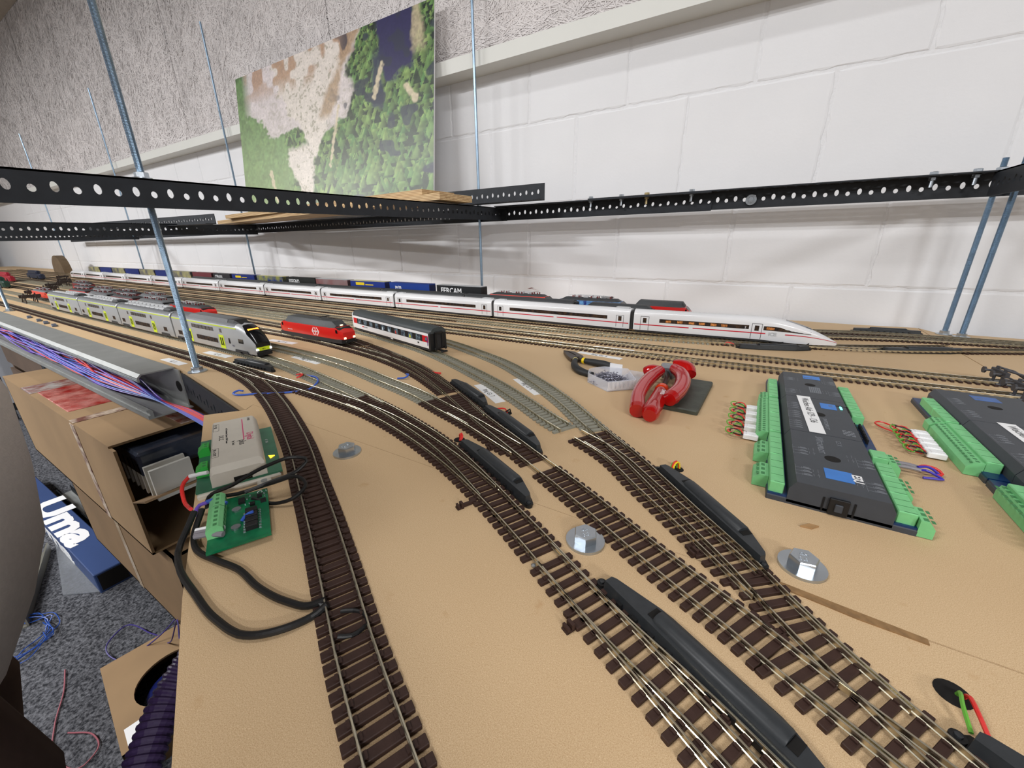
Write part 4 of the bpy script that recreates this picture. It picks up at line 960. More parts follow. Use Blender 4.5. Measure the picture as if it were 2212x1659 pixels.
def hexpts(r, a0=0): return [(r*math.cos(a0+k*PI/3), r*math.sin(a0+k*PI/3)) for k in range(6)]
def hexhead(mb, x, y, z0, z1, r, a0=0.0, ch=True):
    P = [(x+a, y+b) for a, b in hexpts(r, a0)]
    n = 24; C = [(x+r*.88*math.cos(2*PI*k/n), y+r*.88*math.sin(2*PI*k/n)) for k in range(n)]
    T_ = [(x+a*.93, y+b*.93) for a, b in hexpts(r, a0)]
    mb.prism(P, z0, z1-.0006); mb.prism(P, z1-.0006, z1, top=T_); return mb
def thread(mb, x0, y0, z0, z1, r, pitch=.00125, lean=(0, 0)):
    n = 10; secs = []; m = max(2, int((z1-z0)/(pitch/2)))
    if m > 1600: m = 2; 
    for i in range(m+1):
        t = i/m; z = z0+(z1-z0)*t; rr = r if (i % 2 == 0 or m == 2) else r*.88
        secs.append([(x0+lean[0]*t+rr*math.cos(2*PI*k/n), y0+lean[1]*t+rr*math.sin(2*PI*k/n), z) for k in range(n)])
    return mb.loft(secs)
def rod(x, y, z0, z1, label, r=.004, lean=(0, 0), nuts=(), washer=True, fine=True):
    o = empty('threaded_rod', (x, y, 0)); tag(o, label, 'rod')
    obj('shaft', thread(MB(), 0, 0, z0, z1, r, .00125 if fine else 99, lean), M_rod, o, smooth=False)
    if washer: obj('washer', MB().cyl(0, 0, .0001, .0016, .0125, 28), M_zinc, o, smooth=True); obj('nut', hexhead(MB(), 0, 0, .0016, .0080, .0075), M_zinc, o)
    for z in nuts:
        t = (z-z0)/(z1-z0); obj('washer', MB().cyl(lean[0]*t, lean[1]*t, z, z+.0014, .0105, 24), M_zinc, o, smooth=True); obj('nut', hexhead(MB(), lean[0]*t, lean[1]*t, z+.0014, z+.0078, .0078), M_zinc, o)
    return o
rod(-.7165, .2485, -.03, .62, 'nearest threaded rod, rising through the foreground angle', r=.0042, nuts=(.2660,))
rod(-1.995, .256, -.03, .80, 'threaded rod at the left edge beside the buffer stops', r=.0042, nuts=(.258,))
rod(-.777, 1.095, -.03, 1.07, 'tall thin rod against the wall right of the landscape print', nuts=(.2865,), fine=False)
rod(-2.160, 1.095, -.03, 1.065, 'tall thin rod against the wall left of the landscape print', nuts=(.277,), fine=False)
rod(-3.545, 1.095, -.03, 1.07, 'second tall thin rod left of the landscape print', nuts=(.277,), fine=False)
rod(-5.21, 1.095, -.03, 1.05, 'leftmost tall thin rod against the wall', fine=False)
rod(.333, 1.112, -.03, .3115, 'bluish corner rod on the right, left one of the pair', r=.0045, nuts=(.2890,))
rod(.352, 1.093, -.03, .338, 'darker corner rod on the right, right one of the pair', r=.0048, nuts=(.2890,))
rod(-3.30, .256, -.03, .70, 'thin rod at the far left front edge', fine=False)
# bolts through the top flange of the wall angle
for i, x in enumerate((-.4126, -.3319, -.269, -.167, .2411, .2969)):
    o = empty('hex_bolt', (x, 1.088, .289)); tag(o, ['hexagon bolt on the wall angle, leftmost of the row', 'second hexagon bolt from the left on the wall angle', 'brassy hexagon bolt at the overlap of the wall angles', 'hexagon bolt at the middle of the wall angle', 'hexagon bolt on the wall angle short of the corner posts', 'hexagon bolt right beside the corner posts'][i], 'bolt', 'bolts along the wall angle')
    mm = M_zinc if i != 2 else mat('brassy_zinc', (188, 170, 128), .4, .8)
    obj('head', hexhead(MB(), 0, 0, .0005, .0060, .0062), mm, o); obj('washer', MB().cyl(0, 0, -.0006, .0005, .0080, 18), mm, o); obj('shank', MB().cyl(0, 0, -.020, -.003, .0030, 10), mm, o); obj('nut', hexhead(MB(), 0, 0, -.0085, -.0035, .0058), mm, o)
o = empty('hex_bolt', (-.0442, 1.1035, .2665)); tag(o, 'shiny bolt end with round washer facing out of the wall angle', 'bolt')
Mx = Matrix.Rotation(PI/2, 4, 'X')
for nm, mb in (('washer', MB().cyl(0, 0, 0, .0016, .0108, 24)), ('nut', hexhead(MB(), 0, 0, .0016, .0065, .0062)), ('shank', MB().cyl(0, 0, .0065, .011, .0030, 10))):
    obj(nm, mb, M_zinc, o, M=Mx)
# hexagon bolts with wide washers screwed through the board
def bigbolt(x, y, label, a0, tilt=0, r=.0076, wr=.0122, txt='8.8'):
    o = empty('hex_bolt', (x, y, 0), a0); tag(o, label, 'bolt')
    obj('washer', MB().cyl(0, 0, .0001, .0019, wr, 36), M_zinc, o, smooth=True)
    h = obj('head', hexhead(MB(), 0, 0, .0019, .0078, r), M_zinc, o)
    text('lettering', txt, .0040, MT(-.0035, -.0035, .0078), M_zinc, h, ext=.0002, bold=.0001)
    text('lettering', 'CK', .0030, MT(-.002, .0012, .0078), M_zinc, h, ext=.0002, bold=.0001)
bigbolt(-.2985, .1980, 'hexagon bolt with washer furthest left, beside the curved track', .3, r=.0078)
bigbolt(-.0680, .1992, 'hexagon bolt with wide washer in the middle foreground', .9)
bigbolt(.0483, .2428, 'shiny hexagon bolt with tilted bright washer on the right', .2)

# plywood planks lying on the rails
def plank(corner, ang, L, W_, z0, z1, label):
    o = obj('plywood_plank', MB().box(-L, 0, 0, W_, 0, z1-z0, ch=.0003), M_ply, None, M=Matrix.Translation((corner[0], corner[1], z0)) @ Matrix.Rotation(ang, 4, 'Z'))
    tag(o, label, 'plank', None)
plank((-.688, .808), math.atan2(-.19, 1.485), 1.53, .112, .2832, .2982, 'lower plywood plank, its striped end sticking out above the wall rail')
plank((-.762, .828), math.atan2(-.13, 1.25), 1.28, .115, .2984, .3130, 'upper plywood plank lying on the lower one below the landscape print')

# landscape print on a thin board, leaning against the beam
def poster():
    W_, H_ = 1.092, .530; NX, NZ = 430, 230
    r = np.random.default_rng(5)
    def vnoise(nx, nz, seed):
        q = np.random.default_rng(seed).random((nz+2, nx+2)); U = np.linspace(0, nx, NX); V = np.linspace(0, nz, NZ)
        i, j = U.astype(int), V.astype(int); fu, fv = U-i, V-j; fu = fu*fu*(3-2*fu); fv = fv*fv*(3-2*fv)
        a = q[j][:, i]*(1-fu)+q[j][:, i+1]*fu; b = q[j+1][:, i]*(1-fu)+q[j+1][:, i+1]*fu
        return a*(1-fv[:, None])+b*fv[:, None]
    u, v = np.meshgrid(np.linspace(0, 1, NX), np.linspace(0, 1, NZ))      # u to the right, v upward
    n1 = vnoise(9, 6, 1); n2 = vnoise(30, 18, 2); n3 = vnoise(95, 60, 3); n4 = vnoise(200, 110, 4)
    w1 = (n1-.5)*.12+(n2-.5)*.05+(n3-.5)*.03
    def c(*t): return np.array(lin(t))
    img = np.zeros((NZ, NX, 3))
    def lay(mask, col): img[:] = img*(1-mask[..., None])+col*mask[..., None]
    sm = lambda x, a, b: np.clip((x-a)/(b-a), 0, 1)
    # conifer texture: bright tree tops over dark gaps, trees drawn as blobs
    tree = np.zeros((NZ, NX)); shade = np.ones((NZ, NX))*.0; hue = np.zeros((NZ, NX))
    for k in range(5200):
        cu, cv = r.random(), r.random()*1.05-.02; s = (.008+.014*(1-cv))*(.7+.6*r.random()); hh = s*3.0*(.8+.5*r.random())
        i0, i1 = int(max(0, (cu-s)*NX)), int(min(NX, (cu+s)*NX+1)); j0, j1 = int(max(0, (cv-hh*.3)*NZ)), int(min(NZ, (cv+hh)*NZ+1))
        if i1 <= i0 or j1 <= j0: continue
        uu = (np.arange(i0, i1)/NX-cu)/s; vv = (np.arange(j0, j1)/NZ-cv)/hh
        m = (abs(uu)[None, :] < (1-vv)[:, None]*.9) & (vv[:, None] > -.25)
        lum = .55+.45*(-uu[None, :]*.8+vv[:, None]*.5)+r.uniform(-.25, .25)
        blk = shade[j0:j1, i0:i1]; blk[m] = np.clip(lum, .05, 1.2)[m] if r.random() > .16 else .08; hb = hue[j0:j1, i0:i1]; hb[m] = r.random()
    dark = c(32, 44, 40); g1 = c(84, 140, 62); g2 = c(142, 178, 74); f = shade[..., None]
    forest = dark*(1-np.clip(f, 0, 1))+(g1*(1-hue[..., None])+g2*hue[..., None])*np.clip(f, 0, 1.15)
    forest *= (.72+.55*n3[..., None])
    img[:] = forest
    # soft meadow-green forest on the left half
    left = sm(.36-u+w1+.20*(1-v)*0, -.02, .05); soft = (c(96, 142, 72)*(.75+.5*n3[..., None]))*(1-.3*n2[..., None])+c(150, 170, 96)*(1-v)[..., None]*.35
    lay(left*.75, soft)
    # pale rock and scree: a big wedge from the top left down to the bottom centre
    rock = c(214, 200, 202)*(.80+.32*n4[..., None])*(1-.12*n2[..., None]); sun = c(226, 214, 194)*(.85+.25*n4[..., None])
    top_edge = .90-.55*abs(u-.30)*0
    m_up = sm(v-(.72-.20*sm(u, .08, .30)-.0*u)+w1*1.2, -.012, .012)*sm(.69-u-(1-v)*.10+w1*.5, -.01, .01)
    m_up = np.maximum(m_up*sm(u, .04, .10), 0)
    wedge_r = .70-.30*(1-v)*1.15; wedge_l = .27+.30*(1-v)**1.2
    m_w = sm(wedge_r-u+w1*.35, -.006, .006)*sm(u-wedge_l+w1*.9, -.008, .008)*sm(v, .22, .26)
    lo_l = .30+.22*np.clip(.42-v, 0, 1); lo_r = .455-.02*np.clip(.42-v, 0, 1)
    m_l = sm(u-lo_l+w1*.5, -.006, .006)*sm(lo_r-u+w1*.3, -.006, .006)*sm(.44-v+w1*.6, -.02, .02)*sm(v, .04, .07)
    lay(m_up, rock*(1-.3*u[..., None])+sun*.3*u[..., None]); lay(np.clip(m_w, 0, 1), sun*.6+rock*.4); lay(m_l, sun*.5+rock*.5)
    veg = sm(n4*.45+n3*.35+n2*.2, .60, .66)*np.clip(m_w+m_l+m_up*.6, 0, 1)*.65; lay(veg, c(128, 122, 96)*(.7+.5*n4[..., None]))
    rust = np.clip(m_up, 0, 1)*sm(n2*.6+n1*.4, .52, .62)*sm(v, .78, .9); lay(rust*.8, c(176, 128, 86)*(.8+.4*n4[..., None]))
    band = sm(u-(wedge_r-.06)+w1*.3, -.01, .02)*sm(wedge_r+.0-u+w1*.3, -.01, .01)*sm(v, .55, .6); lay(band*.85, c(170, 136, 98)*(.75+.5*n4[..., None]))
    # dark blue lake at the top right, and dark gaps between trees
    lake = sm(u-(.775+.06*(1-v)*2)+w1*.25, -.006, .006)*sm(.925-u+w1*.25-.0*v, -.008, .008)*sm(v-(.66+.1*abs(u-.86)*3)+w1*1.2, -.02, .02)
    lay(lake, c(40, 36, 88)*(.9+.2*n4[..., None]))
    lake2 = sm(u-.76+w1*.2, -.01, .01)*sm(.80-u+w1*.3, -.01, .01)*sm(v-.60+w1*2, -.03, .03)*sm(.84-v, -.03, .03); lay(lake2*.9, c(44, 50, 84)+0*n4[..., None])
    lay(sm(n2*.5+n1*.5, .66, .70)*sm(u, .55, .65)*.85, c(44, 48, 72)+0*n4[..., None])
    cl = sm(u-.925+w1*.3, -.005, .005)*sm(.955-u+w1*.5, -.01, .01)*sm(v, .76, .82); lay(cl*.8, c(190, 172, 130)*(.7+.5*n4[..., None]))
    for (ua, va, ub, vb, wd) in ((.60, .62, .545, .28, .006), (.80, .78, .765, .62, .008), (.19, .30, .22, .10, .010), (.90, .62, .93, .56, .012), (.07, .10, .09, .0, .008)):
        t = np.clip(((u-ua)*(ub-ua)+(v-va)*(vb-va))/((ub-ua)**2+(vb-va)**2), 0, 1); dd = np.hypot(u-ua-(ub-ua)*t, (v-va-(vb-va)*t)*.5)+(n3-.5)*.01
        lay(sm(wd-dd, -.003, .003)*.9, c(206, 188, 150)*(.85+.3*n4[..., None]))
    haze = ((1-v)*(1-u))[..., None]; img[:] = img*(1-.25*haze)+c(206, 208, 160)*.25*haze
    g_ = img.mean(axis=2, keepdims=True); img[:] = (img*.74+g_*.26)*1.12
    img[:] = np.clip(img, 0, 1)
    x = (u*W_).ravel(); z = (v*H_).ravel(); V = np.stack([x, np.zeros_like(x), z], 1)
    idx = np.arange(NX*NZ).reshape(NZ, NX); F = np.stack([idx[:-1, :-1].ravel(), idx[:-1, 1:].ravel(), idx[1:, 1:].ravel(), idx[1:, :-1].ravel()], 1)
    me = bpy.data.meshes.new('print_face'); me.from_pydata(V.tolist(), [], F.tolist())
    ca = me.color_attributes.new('print', 'FLOAT_COLOR', 'POINT'); ca.data.foreach_set('color', np.concatenate([img.reshape(-1, 3), np.ones((NX*NZ, 1))], 1).ravel())
    m = bpy.data.materials.new('landscape_print_ink'); m.use_nodes = True; nt = m.node_tree; at = nt.nodes.new('ShaderNodeVertexColor'); at.layer_name = 'print'
    nt.links.new(at.outputs[0], nt.nodes['Principled BSDF'].inputs['Base Color']); nt.nodes['Principled BSDF'].inputs['Roughness'].default_value = .35
    me.materials.append(m)
    # leaning: foot at y 1.040, head at y 1.108
    tilt = math.atan2(.066, .55)
    M = Matrix.Translation((-2.007, 1.0440, .3145)) @ Matrix.Rotation(-tilt, 4, 'X')
    r0 = empty('landscape_print', M=M); tag(r0, 'large print of a forested rocky mountainside leaning against the beam', 'picture')
    link('print_face', me, r0, loc=(0, -.0002, 0)); obj('backing_board', MB().box(0, W_, 0, .005, 0, H_), M_wht, r0)
poster()
# ------------------------------------------------------------------ decoder modules, boards, wires
def wire(mb, pts, r=.0007, n=6, step=.003):
    P = spline(pts, step) if len(pts[0]) == 3 else None
    return mb.tube([tuple(p) for p in P], r, n)
M_dec = mat('anthracite_module', (62, 66, 72), .5, noise=.08, nscale=120)
M_printg = mat('grey_module_print', (118, 122, 128), .6)
M_bluel = mat('blue_module_label', (54, 124, 206), .4, noise=.15, nscale=60)
def terminal(x0, x1, y0, y1, z0, z1, parent, side_, name='terminal_block', nslots=3, plug=None):
    """pluggable green terminal strip running along y; side_ -1 = faces -x"""
    mb = MB(); n = nslots
    t = obj(name, MB().box(x0, x1, y0, y1, z0, z1, ch=.0006), M_term, parent)
    k = MB()
    for i in range(1, n):
        y = y0+(y1-y0)*i/n; k.box(x0+.0008, x1-.0008, y-.0002, y+.0002, z1, z1+.00012)
    k.box(x0+(x1-x0)*.3, x0+(x1-x0)*.95, y0+.0006, y0+.0012, z1, z1+.00012)
    obj('groove', k, M_termd, t)
    return t
def plugstrip(x0, x1, y0, y1, z1, parent, n, face):
    prof_ = [(x0, .0005), (x1, .0005), (x1, z1), (x0+(x1-x0)*.45, z1), (x0, z1*.62)] if face < 0 else [(x0, .0005), (x1, .0005), (x1, z1*.62), (x0+(x1-x0)*.55, z1), (x0, z1)]
    t = obj('wire_plug', MB().loft([[(x, y, z) for x, z in prof_] for y in (y0, y1)]), M_term, parent)
    h = MB()
    for i in range(n):
        y = y0+(y1-y0)*(i+.5)/n; w = (y1-y0)/n*.28
        xc = x0+(x1-x0)*(.62 if face < 0 else .38)
        h.box(xc-.0012, xc+.0012, y-w, y+w, z1, z1+.0001); h.box(xc-.0036*(-face)-.0009, xc-.0036*(-face)+.0009, y-w, y+w, z1*.93, z1*.93+.0002)
    obj('plug_hole', h, M_termd, t); return t
def module(y0, y1, parent_label, x0, x1, first, kind):
    r = empty('decoder_module', ((x0+x1)/2, y0, 0)); tag(r, parent_label, 'decoder module'); w = (x1-x0)/2; L = y1-y0; H = .0190
    obj('case', MB().loft([[(-w, y, .0015), (w, y, .0015), (w, y, .0125), (w-.0035, y, H), (-w+.0035, y, H), (-w, y, .0125)] for y in (.0004, L-.0004)]), M_dec, r)
    obj('foot', MB().box(-w-.0125, w+.0125, .0004 if first else .002, L-.0004, 0, .0042, ch=.0006), M_dec, r)
    obj('circuit_board', MB().box(-w-.0120, w+.0120, .0010, L-.001, .0042, .0056), M_pcbb, r)
    obj('screw_recess', MB().cyl(0, L*.52, H, H+.0001, .0052, 20), M_hole, r)
    return r, w, L, H
def diagram(r, x, y, H, flip=1, n=3):
    d = MB()
    d.box(x, x+.0002, y, y+.017, H, H+.00008)
    for i in range(n):
        yy = y+.002+i*.0052; d.box(x, x+.004, yy, yy+.0002, H, H+.00008); d.box(x+.004, x+.0042, yy-.0010, yy+.0022, H, H+.00008); d.box(x+.0046, x+.0100, yy+.0002, yy+.0012, H, H+.00008); d.box(x+.0052, x+.0090, yy+.0020, yy+.0027, H, H+.00008)
    obj('printed_diagram', d, M_printg, r)
def symbols(r, x, y, H):
    d = MB(); d.box(x, x+.0002, y, y+.006, H, H+.00008).box(x-.0008, x+.001, y+.0030, y+.0032, H, H+.00008).box(x, x+.0002, y+.008, y+.013, H, H+.00008).box(x-.0030, x-.0028, y+.001, y+.0045, H, H+.00008).box(x-.0030, x-.0028, y+.0075, y+.0115, H, H+.00008)
    obj('printed_symbol', d, M_printg, r)
def fulltower(xc, base, labels, w=.029):
    spans = [(base, base+.0985), (base+.0985, base+.1980), (base+.1980, base+.2960)]; out = []
    for i, (a, b) in enumerate(spans):
        out.append(module(a, b, labels[i], xc-w, xc+w, i == 0, i))
    return out
T1 = fulltower(.0715, .3095, ['nearest anthracite decoder module of the left row, with ESU label and SwitchPilot lettering'.replace('ESU', 'large blue').replace('SwitchPilot', 'printed switch'), 'middle anthracite decoder module of the left row, with cyan light', 'far anthracite decoder module of the left row, beside the sidings'])
(r0, w, L, H), (r1, _, L1, _), (r2, _, L2, _) = T1
MZ = lambda x, y, a=0, z=H+.0001: MT(x, y, z, a)
# near module print
for x, y in ((-.0255, .012), (-.0255, .048), (.0150, .010), (.0150, .045)): diagram(r0, x, y, H)
for x, y in ((-.0115, .014), (-.0115, .052), (.0130, .014), (.0130, .052)): symbols(r0, x, y, H)
bl = obj('blue_label', MB().box(-.0075, .0090, .0165, .0325, H, H+.0002), M_bluel, r0)
text('lettering', 'ESU', .0078, MT(.0088, .0305, H+.0003, -PI/2), M_wht, bl, bold=.00025, sx=.9)
text('lettering', 'SWITCHPILOT', .0056, MT(-.0078, .0915, H+.0001, -PI/2), M_printg, r0, bold=.00012, sx=.92)
text('lettering', 'Extension', .0026, MT(-.0040, .0915, H+.0001, -PI/2), M_printg, r0)
text('lettering', 'CE X', .0050, MT(.0060, .0900, H+.0001, -PI/2), M_printg, r0)
g = MB().box(-.0055, .0055, -.0016, .0006, .0015, .0135, ch=.0004)
obj('latch', g, M_black, r0)
for q in (-1, 1): obj('latch_slot', MB().box(q*.0085-.0005, q*.0085+.0005, -.00015, .0006, .0015, .0125), M_hole, r0)
obj('latch_button', MB().box(-.0022, .0022, -.0026, -.0012, .0045, .0100, ch=.0004), M_dec, r0)
# middle module
text('lettering', 'SWITCHPILOT', .0042, MT(.0020, .0420, H+.0001, -PI/2), M_printg, r1, bold=.0001)
bl = obj('blue_label', MB().box(.0035, .0165, .072, .0880, H, H+.0002), M_bluel, r1)
text('lettering', 'SU', .0048, MT(.0105, .0850, H+.0003, -PI/2), M_printg, bl)
obj('status_light', MB().box(.0195, .0213, .0760, .0840, H, H+.0005, ch=.0002), mat('cyan_light', (120, 250, 240), .3, emit=(90, 250, 235), estr=3.0), r1)
obj('light_window', MB().box(.0165, .0262, .0850, .0868, H, H+.0001).box(.0250, .0268, .0690, .0868, H, H+.0001), M_hole, r1)
for x, y in ((-.0255, .006), (-.0255, .032), (-.0255, .058)): diagram(r1, x, y, H, n=4)
q = MB()
for i in range(6):
    for j in range(6):
        if (i*7+j*5) % 3: q.box(.014+i*.0014, .0152+i*.0014, .008+j*.0020, .0096+j*.0020, H, H+.00008)
obj('printed_block', q, M_printg, r1)
# far module
bl = obj('blue_label', MB().box(-.0050, .0120, .0760, .0900, H, H+.0002), M_bluel, r2)
text('lettering', 'ESU', .0052, MT(-.0045, .0790, H+.0003, 0), M_printg, bl)
for x, y in ((-.0255, .010), (-.0255, .060), (.0150, .018), (.0150, .060)): diagram(r2, x, y, H)
for x, y in ((-.0115, .014), (-.0115, .062), (.0130, .022), (.0130, .064)): symbols(r2, x, y, H)
q = MB()
for i in range(6):
    for j in range(10): q.box(-.002+i*.0018, -.0006+i*.0018, .022+j*.0022, .0236+j*.0022, H, H+.00008)
obj('printed_block', q, M_printg, r2)
lab = obj('paper_label', MB().box(-.006, .006, -.0505, .0505, 0, .0002), M_paper, None, M=MT(.0640, .4600, .01925, .045)); tag(lab, 'white paper strip lettered Weichen Adr 129 - 136 stuck across the left decoder row', 'label')
text('lettering', 'Weichen Adr 129 - 136', .0085, MT(-.0022, .0440, .0003, -PI/2), M_ink, lab, sx=.86)
# terminals on both long sides (children of their module)
for (r, L_, parts) in ((r0, L, (.002, .050, .097)), (r1, L1, (.001, .050, .098)), (r2, L2, (.004, .050, .075))):
    for a, b in zip(parts[:-1], parts[1:]):
        terminal(-w-.0118, -w-.0025, a+.0006, b-.0004, .0056, .0140, r, -1, nslots=4)
for a, b in ((.003, .027), (.0275, .052), (.0525, .074)): terminal(w+.0010, w+.0110, a, b, .0056, .0140, r0, 1, nslots=3)
terminal(w+.0010, w+.0115, .0820, .0970, .0056, .0145, r0, 1, nslots=1)
for a, b in ((.002, .030), (.0305, .060), (.0605, .078)): terminal(w+.0010, w+.0110, a, b, .0056, .0140, r2, 1, nslots=3)
terminal(w+.0010, w+.0110, .0780, .0975, .0056, .0140, r1, 1, nslots=2)
pn = MB()
for i in range(12): pn.box(w+.0015, w+.0030, .030+i*.0035, .0316+i*.0035, .0056, .0098).box(w+.0060, w+.0075, .030+i*.0035, .0316+i*.0035, .0056, .0098)
obj('pin_header', pn, M_black, r1)
plugstrip(-w-.0215, -w-.0120, .0010, .0980, .0118, r1, 18, -1); plugstrip(-w-.0205, -w-.0120, .001, .022, .0118, r2, 4, -1)
plugstrip(-w-.0220, -w-.0120, .0150, .0365, .0105, r0, 3, -1); plugstrip(-w-.0220, -w-.0120, .0560, .0800, .0105, r0, 3, -1)
plugstrip(w+.0118, w+.0195, .0005, .018, .0120, r0, 3, 1); plugstrip(w+.0112, w+.0180, .040, .060, .0105, r0, 3, 1); plugstrip(w+.0118, w+.0200, .0825, .0985, .0120, r0, 3, 1)
# white connectors with twisted wires
def connector(x, y, label, rz=0, seed=0, loops=3, dx=-1, r_=.00055):
    o = empty('servo_plug', (x, y, 0), rz); tag(o, label, 'connector', 'white servo plugs on the decoder rows'); r = random.Random(seed)
    obj('plug_body', MB().box(-.0070, .0055, -.0042, .0042, .0018, .0062, ch=.0005).box(-.0045, .0040, -.0030, .0030, .0062, .0068), M_wht, o)
    for i, m in enumerate((M_blkw, M_redw, M_grw)):
        pts = [(-.007, -.0020+.0020*i, .0040)]
        for k in range(7):
            t = (k+1)/8; a = 2*PI*t; R = .0065+.002*r.random()
            pts.append((-.007-.0115*math.sin(a/2)*(1+.15*i)-.0015*math.cos(3*a+i), (-.0020+.0020*i)*(1-t)+R*math.sin(a)*.8+.0012*math.cos(5*a+2*i), .0030+.0035*abs(math.sin(a+i))+.0006*i))
        pts.append((-.0068, .0030-.0010*i, .0030)); obj('lead', wire(MB(), pts, r_, 6), m, o)
    return o
for i, y in enumerate((.4095, .4290, .4480, .4670, .4860)):
    connector(.0180, y, ['white plug with twisted leads left of the left decoder row, '+s for s in ('nearest the camera', 'second from the camera', 'middle one', 'fourth from the camera', 'furthest back')][i], 0, i)
M_vw = mat('grey_sleeve', (128, 124, 130), .35)
o = empty('cable_loop', (.1235, .4050, .006)); tag(o, 'red and violet wire loop plugged into the right side of the left decoder row', 'wire')
for i, m in enumerate((M_vw, M_vw)): obj('sleeve', wire(MB(), [(-.004, -.004+.006*i, .001), (.004, -.003+.006*i, .001), (.011, -.002+.005*i, 0)], .0015, 8), m, o)
obj('red_lead', wire(MB(), [(.010, .003, 0), (.017, .009, 0), (.024, .008, -.001), (.0262, .004, -.003), (.022, .001, -.003)], .0010, 8), M_redw, o)
obj('violet_lead', wire(MB(), [(.010, -.002, 0), (.016, .002, -.001), (.022, .0005, -.003), (.0252, -.002, -.004), (.019, -.004, -.004), (.013, -.005, -.0045)], .0010, 8), mat('indigo_wire', (62, 50, 170), .4), o)
obj('violet_lead', wire(MB(), [(.010, .001, .001), (.017, .005, .001), (.0225, .006, -.002), (.0245, .0025, -.004)], .0010, 8), mat('indigo_wire', (62, 50, 170), .4), o)
# right decoder row
T2 = fulltower(.2235, .2300, ['nearest anthracite decoder module of the right row, cut by the frame edge', 'middle anthracite decoder module of the right row', 'far anthracite decoder module of the right row, with faded blue label'], w=.0360)
# rows: the far end sits at y .611
for (r, _, L_, _) in T2: r.location.y += .085; r.rotation_euler.z = 0
(s0, w2, _, _), (s1, _, _, _), (s2, _, _, _) = T2
bl = obj('blue_label', MB().box(-.0080, .0120, .0720, .0880, H, H+.0002), mat('faded_blue_label', (70, 106, 168), .5, noise=.2, nscale=80), s2)
text('lettering', 'ESU', .0048, MT(-.0075, .0770, H+.0003, 0), M_printg, bl)
for s_ in (s0, s1, s2):
    for x, y in ((-.0310, .010), (-.0310, .048), (.0180, .020)): diagram(s_, x, y, H, n=4)
for (r, parts) in ((s0, (.002, .040, .078)), (s1, (.012, .050, .097)), (s2, (.001, .0375, .0750))):
    for a, b in zip(parts[:-1], parts[1:]): terminal(-w2-.0112, -w2-.0015, a+.0006, b-.0004, .0056, .0140, r, -1, nslots=3)
plugstrip(-w2-.0215, -w2-.0113, .0120, .0970, .0120, s1, 16, -1); plugstrip(-w2-.0215, -w2-.0113, .001, .015, .0120, s2, 3, -1); plugstrip(-w2-.0150, -w2-.0113, .003, .078, .0110, s0, 12, -1)
lab = obj('paper_label', MB().box(-.006, .006, -.0505, .0505, 0, .0002), M_paper, None, M=MT(.2165, .4660, .01925, .03)); tag(lab, 'white paper strip lettered Weichen Adr on the right decoder row at the frame edge', 'label')
text('lettering', 'Weichen Adr 137 - 144', .0085, MT(-.0022, .0440, .0003, -PI/2), M_ink, lab, sx=.86)
for i, y in enumerate((.4480, .4590, .4705, .4820, .4935)):
    connector(.1560, y, ['white plug with leads left of the right decoder row, '+s for s in ('nearest the camera', 'second from the camera', 'middle one', 'fourth from the camera', 'furthest back')][i], 0, i+9)
o = empty('wire_loop', (.150, .490, .003)); tag(o, 'single red wire loop lying left of the right decoder row', 'wire')
obj('red_lead', wire(MB(), [(.0, -.004, .001), (-.008, .002, .001), (-.013, .014, .001), (-.0205, .021, .001), (-.0255, .016, .001), (-.0225, .006, .001), (-.013, -.003, .001), (.001, -.014, .002)], .0007, 6), M_redw, o)
obj('black_lead', wire(MB(), [(.001, .002, .002), (-.006, .008, .003), (-.013, .014, .0025)], .0007, 6), M_blkw, o)

# beige digital booster-like module near the left edge
ax = Vector((.0940, -.0425, 0)).normalized(); wy = Vector((.0425, .0940, 0)).normalized()
Md = Matrix(((ax.x, wy.x, 0, -.3730), (ax.y, wy.y, 0, .1420), (0, 0, 1, 0), (0, 0, 0, 1)))
o = empty('control_module', M=Md); tag(o, 'beige module lettered Digital plus on a green board at the left board edge', 'electronic module')
M_beige = mat('beige_plastic', (206, 200, 188), .5, noise=.05, nscale=80)
HL, HW, HT_ = .0515, .0178, .0205
obj('case', MB().loft([[(x, y, z) for y, z in ((-HW-.001, .004), (HW+.001, .004), (HW+.0005, .0150), (HW-.0015, HT_-.0010), (HW-.0030, HT_), (-HW+.0020, HT_), (-HW+.0008, HT_-.001), (-HW-.0005, .0150))] for x in (-HL, HL-.004)]).loft([[(HL-.004+dx, y*k, z) for y, z in ((-HW-.001, .004), (HW+.001, .004), (HW+.0005, .0150), (HW-.0015, zt-.0010), (HW-.0030, zt), (-HW+.0020, zt), (-HW+.0008, zt-.001), (-HW-.0005, .0150))] for dx, k, zt in ((0, 1, HT_), (.004, .99, HT_-.0045))]), M_beige, o, smooth=True)
obj('base_shell', MB().box(-HL-.001, HL+.004, -.0285, .0275, 0, .0036, ch=.0010).box(HL+.002, HL+.012, .010, .020, 0, .0030, ch=.001), M_beige, o)
obj('circuit_board', MB().box(-HL+.002, HL+.001, -.0290, .0290, .0036, .0052), M_pcb2, o)
obj('screw', MB().cyl(HL+.0075, .015, .0030, .0040, .0022, 12), M_zinc, o)
for x in (-.018, .022): 
    t = obj('terminal_block', MB().loft([[(x+a, y, z) for y, z in ((-.0290, .0052), (-.0205, .0052), (-.0205, .0135), (-.0250, .0135), (-.0290, .0100))] for a in (-.0055, .0060)]), M_grn, o)
    obj('screw_hole', MB().cyl(x-.0024, -.0228, .0135, .0137, .0013, 8).cyl(x+.0028, -.0228, .0135, .0137, .0013, 8), M_termd, t)
MP = lambda x, y, a=0: MT(x, y, HT_+.0001, a)
M_mag = mat('magenta_print', (206, 60, 116), .5)
